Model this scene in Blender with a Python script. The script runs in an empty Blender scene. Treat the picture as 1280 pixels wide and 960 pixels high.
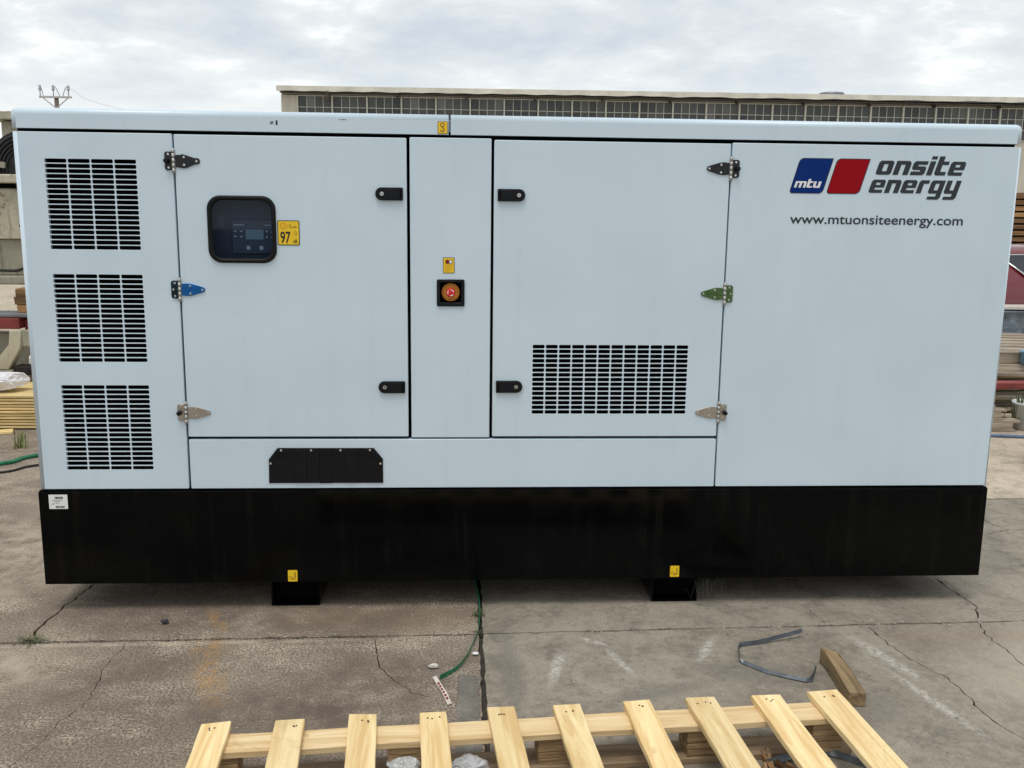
import bpy, bmesh, math, random
from mathutils import Vector, Matrix
R = math.radians
rng = random.Random(7)
sc = bpy.context.scene
col = sc.collection

# ------------------------------------------------------------------ camera
cam = bpy.data.cameras.new('camera'); camo = bpy.data.objects.new('camera', cam); col.objects.link(camo)
pitch, yaw, roll = R(10.43), R(3.30), R(-0.70)
fwd = Vector((math.sin(yaw)*math.cos(pitch), math.cos(yaw)*math.cos(pitch), -math.sin(pitch)))
right = Vector((math.cos(yaw), -math.sin(yaw), 0)); down = fwd.cross(right)
rr = right*math.cos(roll) + down*math.sin(roll); dd = down*math.cos(roll) - right*math.sin(roll)
mw = Matrix((rr, -dd, -fwd)).transposed().to_4x4(); mw.translation = (1.668, -3.795, 1.648)
camo.matrix_world = mw
cam.sensor_width = 36; cam.lens = 1201/1280*36; cam.clip_start = .05; cam.clip_end = 2000
sc.camera = camo

# ------------------------------------------------------------------ sky, sun, exposure
SUN_EL, SUN_AZ = R(72), R(200)      # azimuth clockwise from +Y: behind and a little left of the camera
w = bpy.data.worlds.new('World'); sc.world = w; w.use_nodes = True
nt = w.node_tree; N = nt.nodes; L = nt.links; N.clear()
def nd(t, **k):
    n = N.new(t)
    for a, b in k.items(): setattr(n, a, b)
    return n
tc = nd('ShaderNodeTexCoord'); sep = nd('ShaderNodeSeparateXYZ'); L.new(tc.outputs['Generated'], sep.inputs[0])
mx = nd('ShaderNodeMath', operation='MAXIMUM'); L.new(sep.outputs[2], mx.inputs[0]); mx.inputs[1].default_value = .035
ad = nd('ShaderNodeMath', operation='ADD'); L.new(mx.outputs[0], ad.inputs[0]); ad.inputs[1].default_value = .20
dx = nd('ShaderNodeMath', operation='DIVIDE'); L.new(sep.outputs[0], dx.inputs[0]); L.new(ad.outputs[0], dx.inputs[1])
dy = nd('ShaderNodeMath', operation='DIVIDE'); L.new(sep.outputs[1], dy.inputs[0]); L.new(ad.outputs[0], dy.inputs[1])
cmb = nd('ShaderNodeCombineXYZ'); L.new(dx.outputs[0], cmb.inputs[0]); L.new(dy.outputs[0], cmb.inputs[1])
mp = nd('ShaderNodeMapping'); L.new(cmb.outputs[0], mp.inputs[0]); mp.inputs['Location'].default_value = (5.9, 2.75, 0); mp.inputs['Rotation'].default_value = (0, 0, .35)
n1 = nd('ShaderNodeTexNoise'); L.new(mp.outputs[0], n1.inputs['Vector']); n1.inputs['Scale'].default_value = 2.3; n1.inputs['Detail'].default_value = 9; n1.inputs['Roughness'].default_value = .60; n1.inputs['Distortion'].default_value = .15
cr = nd('ShaderNodeValToRGB'); L.new(n1.outputs['Fac'], cr.inputs[0])
e = cr.color_ramp.elements
e[0].position = .36; e[0].color = (.565, .615, .675, 1); e[1].position = .66; e[1].color = (.93, .945, .935, 1)
m_ = cr.color_ramp.elements.new(.49); m_.color = (.665, .700, .725, 1)
m_ = cr.color_ramp.elements.new(.58); m_.color = (.755, .780, .785, 1)
sky = nd('ShaderNodeTexSky', sky_type='NISHITA', sun_disc=False, sun_elevation=SUN_EL, sun_rotation=SUN_AZ)
bg1 = nd('ShaderNodeBackground'); L.new(sky.outputs[0], bg1.inputs[0]); bg1.inputs[1].default_value = .07
bg2 = nd('ShaderNodeBackground'); hz = nd('ShaderNodeMapRange', interpolation_type='SMOOTHSTEP'); L.new(sep.outputs[2], hz.inputs[0])     # milky air towards the horizon, all round
for i_, v_ in ((1, .0), (2, .17), (3, .9), (4, 0)): hz.inputs[i_].default_value = v_
hm = nd('ShaderNodeMix', data_type='RGBA'); L.new(hz.outputs[0], hm.inputs[0]); L.new(cr.outputs[0], hm.inputs[6]); hm.inputs[7].default_value = (.90, .925, .915, 1)
L.new(hm.outputs[2], bg2.inputs[0]); bg2.inputs[1].default_value = 1.06
ms = nd('ShaderNodeMixShader'); ms.inputs[0].default_value = .88; L.new(bg1.outputs[0], ms.inputs[1]); L.new(bg2.outputs[0], ms.inputs[2])
wo = nd('ShaderNodeOutputWorld'); L.new(ms.outputs[0], wo.inputs[0])
sun = bpy.data.lights.new('sun', 'SUN'); suno = bpy.data.objects.new('sun', sun); col.objects.link(suno)
sun.energy = 1.35; sun.angle = R(24); sun.color = (1, .96, .9)
sd = Vector((math.sin(SUN_AZ)*math.cos(SUN_EL), math.cos(SUN_AZ)*math.cos(SUN_EL), math.sin(SUN_EL)))
suno.rotation_euler = sd.to_track_quat('Z', 'Y').to_euler()
sc.view_settings.view_transform = 'Standard'; sc.view_settings.look = 'None'; sc.view_settings.gamma = 1
sc.view_settings.exposure = 0.22; sc.view_settings.use_curve_mapping = False

# ------------------------------------------------------------------ materials
def newmat(name):
    m = bpy.data.materials.new(name); m.use_nodes = True
    t = m.node_tree; b = t.nodes['Principled BSDF']
    return m, t, b
def c4(c): return (c[0], c[1], c[2], 1)
def noise(t, scale, detail=4, rough=.55, vec=None, dist=0):
    n = t.nodes.new('ShaderNodeTexNoise'); n.inputs['Scale'].default_value = scale; n.inputs['Detail'].default_value = detail
    n.inputs['Roughness'].default_value = rough; n.inputs['Distortion'].default_value = dist
    if vec is not None: t.links.new(vec, n.inputs['Vector'])
    return n.outputs['Fac']
def coords(t, scale=(1, 1, 1), kind='Object', loc=(0, 0, 0)):
    a = t.nodes.new('ShaderNodeTexCoord'); m = t.nodes.new('ShaderNodeMapping')
    m.inputs['Scale'].default_value = scale; m.inputs['Location'].default_value = loc
    t.links.new(a.outputs[kind], m.inputs[0]); return m.outputs[0]
def ramp(t, fac, stops):
    r = t.nodes.new('ShaderNodeValToRGB'); t.links.new(fac, r.inputs[0]); el = r.color_ramp.elements
    el[0].position, el[0].color = stops[0][0], c4(stops[0][1]); el[1].position, el[1].color = stops[-1][0], c4(stops[-1][1])
    for p, c in stops[1:-1]: x = el.new(p); x.color = c4(c)
    return r.outputs[0]
def mixc(t, fac, a, b, mode='MIX'):
    m = t.nodes.new('ShaderNodeMix'); m.data_type = 'RGBA'; m.blend_type = mode
    for sock, v in ((m.inputs[0], fac), (m.inputs[6], a), (m.inputs[7], b)):
        if isinstance(v, (int, float)): sock.default_value = v
        elif isinstance(v, tuple): sock.default_value = c4(v)
        else: t.links.new(v, sock)
    return m.outputs[2]
def math_(t, op, a, b=None):
    m = t.nodes.new('ShaderNodeMath'); m.operation = op
    for i, v in enumerate((a, b)):
        if v is None: continue
        if isinstance(v, (int, float)): m.inputs[i].default_value = v
        else: t.links.new(v, m.inputs[i])
    return m.outputs[0]
def bump(t, b, h, dist, strength=1):
    n = t.nodes.new('ShaderNodeBump'); n.inputs['Distance'].default_value = dist; n.inputs['Strength'].default_value = strength
    t.links.new(h, n.inputs['Height']); t.links.new(n.outputs[0], b.inputs['Normal'])
def mat(name, c, rough=.6, metal=0, var=.12, scale=8, bmp=0, coat=0, spec=.5, stretch=(1, 1, 1)):
    m, t, b = newmat(name)
    v = coords(t, stretch); f = noise(t, scale, 6, .6, v)
    dk = tuple(x*(1-var) for x in c); lt = tuple(min(1, x*(1+var)) for x in c)
    t.links.new(ramp(t, f, [(.3, dk), (.7, lt)]), b.inputs['Base Color'])
    b.inputs['Roughness'].default_value = rough; b.inputs['Metallic'].default_value = metal
    b.inputs['Coat Weight'].default_value = coat; b.inputs['Specular IOR Level'].default_value = spec
    if bmp: bump(t, b, f, bmp)
    return m
def blob(t, pos, cx, cy, rx, ry, rot=0):       # soft elliptical stain mask in world metres
    m = t.nodes.new('ShaderNodeMapping'); m.vector_type = 'TEXTURE'
    m.inputs['Location'].default_value = (cx, cy, 0); m.inputs['Rotation'].default_value = (0, 0, rot); m.inputs['Scale'].default_value = (rx, ry, 50)
    t.links.new(pos, m.inputs[0])
    l = t.nodes.new('ShaderNodeVectorMath'); l.operation = 'LENGTH'; t.links.new(m.outputs[0], l.inputs[0])
    r = t.nodes.new('ShaderNodeMapRange'); r.interpolation_type = 'SMOOTHSTEP'; t.links.new(l.outputs['Value'], r.inputs[0])
    r.inputs[1].default_value = 1; r.inputs[2].default_value = .2; r.inputs[3].default_value = 0; r.inputs[4].default_value = 1
    return r.outputs[0]

def mat_paint():
    m, t, b = newmat('light_grey_powder_coat')
    v = coords(t); streak = noise(t, 1, 5, .6, coords(t, (14, 14, .9)))
    cloudy = noise(t, 2.2, 4, .5, v); speck = noise(t, 90, 2, .5, v)
    c = ramp(t, cloudy, [(.3, (.580, .697, .775)), (.7, (.624, .741, .820))])
    c = mixc(t, math_(t, 'MULTIPLY', ramp(t, streak, [(.52, (0, 0, 0)), (.75, (1, 1, 1))]), .10), c, (.36, .40, .39))
    c = mixc(t, ramp(t, speck, [(.74, (0, 0, 0)), (.79, (.6, .6, .6))]), c, (.33, .34, .34))
    c = mixc(t, math_(t, 'MULTIPLY', ramp(t, noise(t, 7, 8, .75, v, .8), [(.60, (0, 0, 0)), (.74, (1, 1, 1))]), .16), c, (.42, .43, .42))
    t.links.new(c, b.inputs['Base Color']); b.inputs['Roughness'].default_value = .32
    wav = noise(t, 2.6, 2, .4, v); dust = noise(t, 38, 5, .7, coords(t, (1, 1, .45)))
    t.links.new(math_(t, 'ADD', math_(t, 'MULTIPLY', dust, .22), .20), b.inputs['Roughness'])
    fine = noise(t, 420, 2, .5, v); bump(t, b, math_(t, 'ADD', math_(t, 'MULTIPLY', wav, 8), math_(t, 'MULTIPLY', fine, .2)), .0008, .6)
    return m
def mat_black_paint():
    m, t, b = newmat('black_gloss_paint')
    st = noise(t, 1, 6, .65, coords(t, (22, 22, .8))); cl = noise(t, 5, 5, .6, coords(t))
    f = math_(t, 'MULTIPLY', ramp(t, st, [(.5, (0, 0, 0)), (.8, (1, 1, 1))]), ramp(t, cl, [(.42, (0, 0, 0)), (.7, (1, 1, 1))]))
    t.links.new(mixc(t, math_(t, 'MULTIPLY', f, .6), (.0008, .0013, .0018), (.022, .020, .018)), b.inputs['Base Color'])
    t.links.new(math_(t, 'ADD', math_(t, 'MULTIPLY', cl, .16), .03), b.inputs['Roughness'])
    b.inputs['Specular IOR Level'].default_value = .13
    bump(t, b, noise(t, 3, 3, .5, coords(t)), .004, .3)
    return m
def mat_aggregate():
    m, t, b = newmat('weathered_exposed_aggregate')
    v = coords(t)
    big = noise(t, 1.7, 6, .6, v, .4); mid = noise(t, 9, 6, .65, v); fine = noise(t, 115, 4, .7, v)
    vo = t.nodes.new('ShaderNodeTexVoronoi'); vo.inputs['Scale'].default_value = 190; t.links.new(v, vo.inputs['Vector'])
    c = ramp(t, big, [(.34, (.205, .158, .120)), (.5, (.275, .220, .170)), (.64, (.40, .335, .258))])
    c = mixc(t, ramp(t, mid, [(.40, (0, 0, 0)), (.66, (.5, .5, .5))]), c, (.20, .158, .125))
    peb = math_(t, 'MULTIPLY', ramp(t, vo.outputs['Distance'], [(.12, (1, 1, 1)), (.5, (0, 0, 0))]), ramp(t, vo.outputs['Color'], [(.40, (0, 0, 0)), (.7, (1, 1, 1))]))
    c = mixc(t, math_(t, 'MULTIPLY', peb, .65), c, (.70, .60, .47))
    c = mixc(t, ramp(t, fine, [(.40, (.75, .75, .75)), (.56, (0, 0, 0))]), c, (.085, .064, .050))
    lt = math_(t, 'MULTIPLY', ramp(t, noise(t, 3.1, 7, .7, coords(t, (1, 1.7, 1), loc=(4, 2, 0))), [(.5, (0, 0, 0)), (.68, (1, 1, 1))]), ramp(t, fine, [(.45, (0, 0, 0)), (.6, (1, 1, 1))]))
    c = mixc(t, math_(t, 'MULTIPLY', lt, .8), c, (.68, .59, .46))
    dark = math_(t, 'MULTIPLY', math_(t, 'ADD', blob(t, v, .35, -.62, .5, .16, .5), math_(t, 'ADD', blob(t, v, 1.45, -.65, .60, .34, .2), math_(t, 'ADD', blob(t, v, .9, -.05, 1.3, .28, 0), blob(t, v, 1.0, -.85, .8, .22, -.2)))), ramp(t, mid, [(.35, (.2, .2, .2)), (.6, (1, 1, 1))]))
    c = mixc(t, math_(t, 'MULTIPLY', dark, .7), c, (.125, .096, .074))
    pale = math_(t, 'MULTIPLY', math_(t, 'ADD', blob(t, v, -.10, -.55, .55, .35, .1), math_(t, 'ADD', blob(t, v, -.5, .6, .9, .9, 0), blob(t, v, .5, -.315, 1.1, .022, .013))), ramp(t, mid, [(.38, (0, 0, 0)), (.6, (1, 1, 1))]))
    c = mixc(t, math_(t, 'MULTIPLY', pale, .65), c, (.52, .44, .34))
    red = math_(t, 'MULTIPLY', blob(t, v, 1.35, -.1, .6, .2, 0), ramp(t, big, [(.4, (.3, .3, .3)), (.6, (1, 1, 1))]))
    c = mixc(t, math_(t, 'MULTIPLY', red, .4), c, (.26, .17, .11))
    rust = math_(t, 'MAXIMUM', math_(t, 'MAXIMUM', blob(t, v, .70, -.10, .04, .20, .45), blob(t, v, .74, -.36, .10, .14, .2)), blob(t, v, .80, -.60, .08, .28, .3))
    rust = math_(t, 'MULTIPLY', rust, ramp(t, noise(t, 26, 5, .7, v), [(.40, (0, 0, 0)), (.62, (1, 1, 1))]))
    c = mixc(t, math_(t, 'MULTIPLY', rust, .66), c, (.42, .235, .075))
    t.links.new(c, b.inputs['Base Color']); b.inputs['Roughness'].default_value = .9; b.inputs['Specular IOR Level'].default_value = .25
    bump(t, b, math_(t, 'ADD', math_(t, 'MULTIPLY', peb, .6), fine), .0022, .5)
    return m
def mat_concrete(name, lo, hi, tan=False):
    m, t, b = newmat(name)
    v = coords(t)
    big = noise(t, 1.3, 7, .62, v, .6); mid = noise(t, 6, 7, .68, v, .3); fine = noise(t, 160, 3, .6, v)
    md = tuple((a+c)/2 for a, c in zip(lo, hi))
    c = ramp(t, big, [(.32, lo), (.5, md), (.66, hi)])
    c = mixc(t, ramp(t, mid, [(.36, (.75, .75, .75)), (.54, (0, 0, 0))]), c, tuple(x*.70 for x in lo))
    med = noise(t, 34, 6, .7, v, .5)
    c = mixc(t, ramp(t, med, [(.5, (0, 0, 0)), (.68, (.55, .55, .55))]), c, tuple(x*1.15 for x in hi))
    c = mixc(t, ramp(t, med, [(.30, (.6, .6, .6)), (.45, (0, 0, 0))]), c, tuple(x*.62 for x in lo))
    c = mixc(t, ramp(t, fine, [(.4, (.45, .45, .45)), (.55, (0, 0, 0))]), c, tuple(x*.7 for x in lo))
    dots = noise(t, 30, 2, .4, coords(t, (1, 1.6, 1)))
    c = mixc(t, ramp(t, dots, [(.72, (0, 0, 0)), (.76, (.8, .8, .8))]), c, tuple(x*.3 for x in lo))
    if not tan:
        c = mixc(t, math_(t, 'MULTIPLY', blob(t, v, 4.1, -.7, .95, .75, 0), .55), c, (.48, .42, .335))
        scr = noise(t, 45, 6, .75, v); sm = ramp(t, scr, [(.42, (0, 0, 0)), (.6, (1, 1, 1))])
        for a in ((2.03, -.55, .035, .20, -.25), (2.27, -.52, .022, .17, .30), (2.62, -.42, .028, .17, -.5), (3.27, -.50, .045, .30, .32), (3.30, -.85, .03, .33, .25), (2.2, -.35, .02, .1, .9)):
            c = mixc(t, math_(t, 'MULTIPLY', math_(t, 'MULTIPLY', blob(t, v, *a), sm), .85), c, (.58, .55, .49))
        for a in ((2.35, -.75, .30, .06, .3), (2.75, -.62, .35, .12, -.2), (3.0, -.9, .3, .2, .4), (1.86, -.6, .07, .5, 0)):
            c = mixc(t, math_(t, 'MULTIPLY', math_(t, 'MULTIPLY', blob(t, v, *a), ramp(t, mid, [(.36, (.2, .2, .2)), (.55, (1, 1, 1))])), .45), c, (.12, .108, .092))
        c = mixc(t, math_(t, 'MULTIPLY', math_(t, 'MULTIPLY', blob(t, v, 3.6, -.35, .8, .10, .04), sm), .4), c, (.27, .19, .13))
    t.links.new(c, b.inputs['Base Color']); b.inputs['Roughness'].default_value = .85; b.inputs['Specular IOR Level'].default_value = .3
    bump(t, b, math_(t, 'ADD', math_(t, 'MULTIPLY', mid, 3), fine), .0016, .6)
    return m
def mat_wood(name, lo, hi, knot, rough=.7, along='y', rnd=.25, gs=1.0):
    m, t, b = newmat(name)
    s = {'y': (26*gs, 1.6*gs, 26*gs), 'x': (1.6*gs, 26*gs, 26*gs)}[along]
    inf = t.nodes.new('ShaderNodeObjectInfo')
    a = t.nodes.new('ShaderNodeTexCoord'); vm = t.nodes.new('ShaderNodeVectorMath'); vm.operation = 'MULTIPLY_ADD'
    cb = t.nodes.new('ShaderNodeCombineXYZ')
    for i in range(3): t.links.new(inf.outputs['Random'], cb.inputs[i])
    vm.inputs[1].default_value = (37, 53, 19); t.links.new(cb.outputs[0], vm.inputs[0]); t.links.new(a.outputs['Object'], vm.inputs[2])
    mpn = t.nodes.new('ShaderNodeMapping'); mpn.inputs['Scale'].default_value = s; t.links.new(vm.outputs[0], mpn.inputs[0])
    g = noise(t, 1, 8, .62, mpn.outputs[0], 1.2); fib = noise(t, 5, 4, .7, mpn.outputs[0]); bl = noise(t, 5, 5, .6, vm.outputs[0], .5)
    kn = noise(t, 9, 2, .4, vm.outputs[0])
    c = ramp(t, g, [(.36, hi), (.50, tuple((p+q)/2 for p, q in zip(lo, hi))), (.60, lo)])
    c = mixc(t, ramp(t, fib, [(.55, (0, 0, 0)), (.8, (.4, .4, .4))]), c, lo)
    c = mixc(t, ramp(t, bl, [(.5, (0, 0, 0)), (.75, (.45, .45, .45))]), c, lo)
    c = mixc(t, ramp(t, kn, [(.735, (0, 0, 0)), (.78, (.8, .8, .8))]), c, knot)
    stn_ = noise(t, 3.2, 8, .72, vm.outputs[0], 1)
    c = mixc(t, ramp(t, stn_, [(.60, (0, 0, 0)), (.72, (.35, .35, .35))]), c, tuple(x*.45 for x in lo))
    hv = t.nodes.new('ShaderNodeHueSaturation'); t.links.new(c, hv.inputs['Color'])
    t.links.new(math_(t, 'ADD', math_(t, 'MULTIPLY', inf.outputs['Random'], rnd), 1-rnd/2), hv.inputs['Value'])
    t.links.new(hv.outputs[0], b.inputs['Base Color']); b.inputs['Roughness'].default_value = rough; b.inputs['Specular IOR Level'].default_value = .3
    bump(t, b, math_(t, 'ADD', g, fib), .0015, .7)
    return m
def mat_window():
    m, t, b = newmat('tinted_window_pane'); t.nodes.remove(b)
    g = t.nodes.new('ShaderNodeBsdfGlossy'); g.inputs['Roughness'].default_value = .03; g.inputs['Color'].default_value = (1, 1, 1, 1)
    tr = t.nodes.new('ShaderNodeBsdfTransparent'); tr.inputs['Color'].default_value = (.78, .84, .92, 1)
    f = t.nodes.new('ShaderNodeFresnel'); f.inputs[0].default_value = 1.22
    mm = t.nodes.new('ShaderNodeMixShader'); t.links.new(f.outputs[0], mm.inputs[0]); t.links.new(tr.outputs[0], mm.inputs[1]); t.links.new(g.outputs[0], mm.inputs[2])
    t.links.new(mm.outputs[0], t.nodes['Material Output'].inputs[0]); return m
def mat_film():
    m, t, b = newmat('crumpled_clear_plastic'); v = coords(t)
    b.inputs['Base Color'].default_value = (.90, .93, .96, 1); b.inputs['Roughness'].default_value = .2
    b.inputs['Coat Weight'].default_value = .6
    bump(t, b, noise(t, 45, 5, .65, v, 2), .02, 1); return m
def mat_panes():
    m, t, b = newmat('dusty_reflection_pane'); inf = t.nodes.new('ShaderNodeObjectInfo'); v = coords(t, kind='Object')
    c = ramp(t, inf.outputs['Random'], [(.0, (.030, .034, .036)), (.5, (.060, .066, .066)), (.9, (.085, .092, .090)), (1, (.16, .165, .16))])  # varied reflections painted in as a random tone per pane
    c = mixc(t, ramp(t, noise(t, 6, 5, .6, v), [(.45, (0, 0, 0)), (.7, (.5, .5, .5))]), c, (.10, .098, .088))
    t.links.new(c, b.inputs['Base Color']); b.inputs['Roughness'].default_value = .22; b.inputs['Specular IOR Level'].default_value = .35; return m
def mat_rusty(name, c0):
    m, t, b = newmat(name); v = coords(t)
    c = ramp(t, noise(t, 5, 6, .6, v), [(.3, tuple(x*.82 for x in c0)), (.7, tuple(x*1.12 for x in c0))])
    r = math_(t, 'MAXIMUM', ramp(t, noise(t, 1, 7, .7, coords(t, (16, 16, 3))), [(.54, (0, 0, 0)), (.70, (.75, .75, .75))]), ramp(t, noise(t, 11, 8, .75, v, .6), [(.56, (0, 0, 0)), (.66, (1, 1, 1))]))
    c = mixc(t, math_(t, 'MULTIPLY', r, .8), c, (.11, .055, .028))
    t.links.new(c, b.inputs['Base Color']); b.inputs['Roughness'].default_value = .65; return m
def mat_corr():
    m = mat('weathered_cream_cladding', (.52, .49, .41), .8, 0, .14, 1.2, stretch=(2, 2, .5)); return m

M = dict(
    paint=mat_paint(), black=mat_black_paint(), core=mat('black_acoustic_foam', (.004, .004, .004), 1, 0, .1, spec=.05),
    aggr=mat_aggregate(), conc=mat_concrete('smooth_grey_concrete', (.225, .194, .152), (.375, .330, .265)),
    tan=mat_concrete('sandy_worn_concrete', (.42, .35, .26), (.62, .53, .41), True),
    soil=mat('dark_joint_dirt', (.060, .050, .040), 1, 0, .6, 60, .004),
    patch=mat_concrete('patch_concrete', (.17, .155, .132), (.25, .23, .195), True),
    rubber=mat('black_rubber', (.006, .006, .007), .5, 0, .25, 20, .0005, spec=.2), plastic=mat('black_plastic', (.005, .006, .009), .4, 0, .1, 30, spec=.22),
    plastic2=mat('charcoal_plastic', (.03, .032, .035), .45, 0, .1, 30),
    steel=mat('stainless_steel', (.62, .61, .59), .28, 1, .08, 40), knuckle=mat('dull_steel', (.45, .44, .42), .5, .8, .1, 40), brushed=mat('brushed_steel', (.50, .45, .39), .38, 1, .12, 60),
    darkst=mat('dark_reflection_steel', (.018, .018, .020), .25, .5, .3, 60), blues=mat('blue_reflection_steel', (.01, .13, .42), .25, .55, .25, 50),  # surroundings mirrored in the polished hinges, painted in as dark and blue
    greens=mat('green_reflection_steel', (.09, .17, .055), .28, .55, .35, 50), navy=mat('dark_teal_reflection_steel', (.012, .035, .05), .22, .6, .3, 60),  # green and teal hinge reflections put into the steel colour
    yellow=mat('yellow_sticker', (.85, .56, .012), .45, 0, .04, 20), ink=mat('black_ink', (.008, .008, .008), .5, 0, .1), brownink=mat('brown_ink', (.16, .07, .01), .5, 0, .2, 60),
    redink=mat('dark_red_ink', (.19, .006, .008), .5, 0, .1), orangeink=mat('orange_ink', (.65, .30, .01), .5, 0, .1),
    white=mat('white_print', (.80, .80, .80), .5, 0, .04), whitebag=mat('white_plastic_sheet', (.74, .72, .74), .5, 0, .1, 6, .01),
    blue=mat('blue_vinyl', (.001, .026, .17), .5, 0, .05, spec=.12), red=mat('red_vinyl', (.30, .001, .008), .5, 0, .05, spec=.12), greyv=mat('dark_grey_vinyl', (.038, .044, .052), .5, 0, .06, spec=.2),
    btnred=mat('red_button_plastic', (.62, .012, .02), .35, 0, .1), ring=mat('amber_ring_plastic', (.60, .21, .012), .4, 0, .12, 30),
    ctrl=mat('dark_blue_controller', (.048, .062, .085), .5, 0, .1), cabin=mat('dark_cabinet', (.038, .050, .070), .7, 0, .12), lcd=mat('grey_green_lcd', (.22, .31, .31), .4, 0, .05),
    key=mat('pale_key', (.62, .64, .66), .5), keyg=mat('green_key', (.03, .16, .06), .5), keyr=mat('red_key', (.22, .03, .03), .5),
    pane=mat_window(), pine=mat_wood('fresh_pine', (.70, .48, .215), (.91, .73, .41), (.40, .23, .10), rnd=.2),
    pinex=mat_wood('fresh_pine_cross', (.66, .46, .23), (.86, .68, .41), (.40, .22, .09), along='x'),
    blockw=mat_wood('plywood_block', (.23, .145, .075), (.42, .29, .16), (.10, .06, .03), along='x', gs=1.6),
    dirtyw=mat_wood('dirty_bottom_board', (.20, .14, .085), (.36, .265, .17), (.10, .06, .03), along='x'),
    oldw=mat_wood('weathered_timber', (.17, .115, .06), (.36, .25, .135), (.07, .045, .025)), brownw=mat_wood('brown_timber', (.17, .09, .04), (.38, .22, .10), (.07, .04, .02), along='x', rnd=.7),
    greyw=mat_wood('grey_weathered_timber', (.24, .20, .15), (.46, .39, .30), (.13, .1, .07), along='x', rnd=.5), yelw=mat_wood('yellow_timber', (.60, .43, .18), (.82, .64, .32), (.3, .18, .07), along='x', rnd=.3),
    nail=mat('dark_nail_head', (.05, .04, .03), .6, .5, .2), strapg=mat('green_strapping', (.010, .16, .075), .35, 0, .3, 14), strapd=mat('blue_grey_steel_strap', (.10, .112, .125), .42, .5, .4, 30),
    cream=mat_rusty('cream_machine_paint', (.50, .46, .34)), creamd=mat_rusty('dull_cream_steel', (.34, .32, .24)), redst=mat('faded_red_steel', (.22, .035, .030), .55, 0, .25, 8),
    clad=mat_corr(), fascia=mat('cream_roof_fascia', (.66, .635, .55), .75, 0, .16, 1.5), bars=mat('pale_window_bars', (.55, .54, .47), .7, 0, .1), wpane=mat_panes(),
    soffit=mat('brown_soffit', (.06, .05, .04), .9), cowl=mat('grey_galvanised', (.22, .23, .25), .5, .5),
    carred=mat('maroon_car_paint', (.14, .004, .011), .25, 0, .08, 4, coat=1), carglass=mat('car_glass', (.02, .025, .03), .05, 0, .05, spec=.8), tyre=mat('tyre_rubber', (.015, .015, .015), .8), chrome=mat('chrome_trim', (.7, .7, .7), .15, 1, .03), lampred=mat('red_lens', (.4, .01, .01), .2), lampw=mat('clear_lens', (.7, .7, .7), .15),
    drum=mat('stained_blue_grey_drum', (.14, .17, .20), .5, .4, .7, 7), bluep=mat('pale_blue_plastic', (.16, .36, .52), .4, 0, .1), whitep=mat('white_plastic_pail', (.66, .68, .67), .45, 0, .06),
    leaf=mat('green_leaf', (.11, .125, .055), .7, 0, .4, 30), leaf2=mat('yellow_green_leaf', (.22, .24, .08), .7, 0, .3, 30), dryleaf=mat('dry_grass', (.05, .046, .04), .8, 0, .3, 30), pole=mat('weathered_pole', (.14, .11, .09), .9), wire=mat('grey_wire', (.22, .22, .23), .6), insul=mat('hazed_insulator', (.42, .41, .42), .4),  # insulator and crossarm grey lightened in colour for distance haze
    rope=mat('dark_cable', (.014, .013, .013), .6, 0, .3, 30), grit=mat('pale_grit', (.45, .42, .37), .9, 0, .4, 60), paper=mat('grubby_paper', (.60, .57, .50), .8, 0, .15, 60), tapew=mat('white_tape', (.62, .56, .50), .5, 0, .15, 40), chipd=mat('dark_slate_chip', (.03, .035, .045), .5),
    bluehose=mat('blue_grey_hose', (.10, .16, .26), .5, 0, .15, 20),
)

# ------------------------------------------------------------------ helpers
def tag(o, label=None, cat=None, group=None, kind=None):
    if label: o['label'] = label
    if cat: o['category'] = cat
    if group: o['group'] = group
    if kind: o['kind'] = kind
    return o
def empty(name, loc=(0, 0, 0), rz=0):
    o = bpy.data.objects.new(name, None); col.objects.link(o); o.location = loc; o.rotation_euler = (0, 0, rz); o.empty_display_size = .1
    return o
def link(name, me, m, parent=None, smooth=False):
    if m is not None:
        me.materials.clear(); me.materials.append(M[m] if isinstance(m, str) else m)
    if smooth:
        for p in me.polygons: p.use_smooth = True
    o = bpy.data.objects.new(name, me); col.objects.link(o)
    if parent is not None: o.parent = parent
    return o
def from_bm(name, bm, m, parent=None, smooth=False):
    me = bpy.data.meshes.new(name); bmesh.ops.recalc_face_normals(bm, faces=bm.faces); bm.to_mesh(me); bm.free()
    return link(name, me, m, parent, smooth)
def bm_box(bm, x0, x1, y0, y1, z0, z1, mtx=None):
    vs = [bm.verts.new(p) for p in ((x0, y0, z0), (x1, y0, z0), (x1, y1, z0), (x0, y1, z0), (x0, y0, z1), (x1, y0, z1), (x1, y1, z1), (x0, y1, z1))]
    if mtx is not None:
        for v in vs: v.co = mtx @ v.co
    fs = [bm.faces.new([vs[i] for i in f]) for f in ((0, 3, 2, 1), (4, 5, 6, 7), (0, 1, 5, 4), (1, 2, 6, 5), (2, 3, 7, 6), (3, 0, 4, 7))]
    return vs, fs
def box(name, x0, x1, y0, y1, z0, z1, m, parent=None, bev=0, seg=2, smooth=None):
    bm = bmesh.new(); bm_box(bm, x0, x1, y0, y1, z0, z1)
    if bev: bmesh.ops.bevel(bm, geom=bm.edges[:], offset=bev, segments=seg, profile=.5, affect='EDGES')
    o = from_bm(name, bm, m, parent)
    return o
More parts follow.
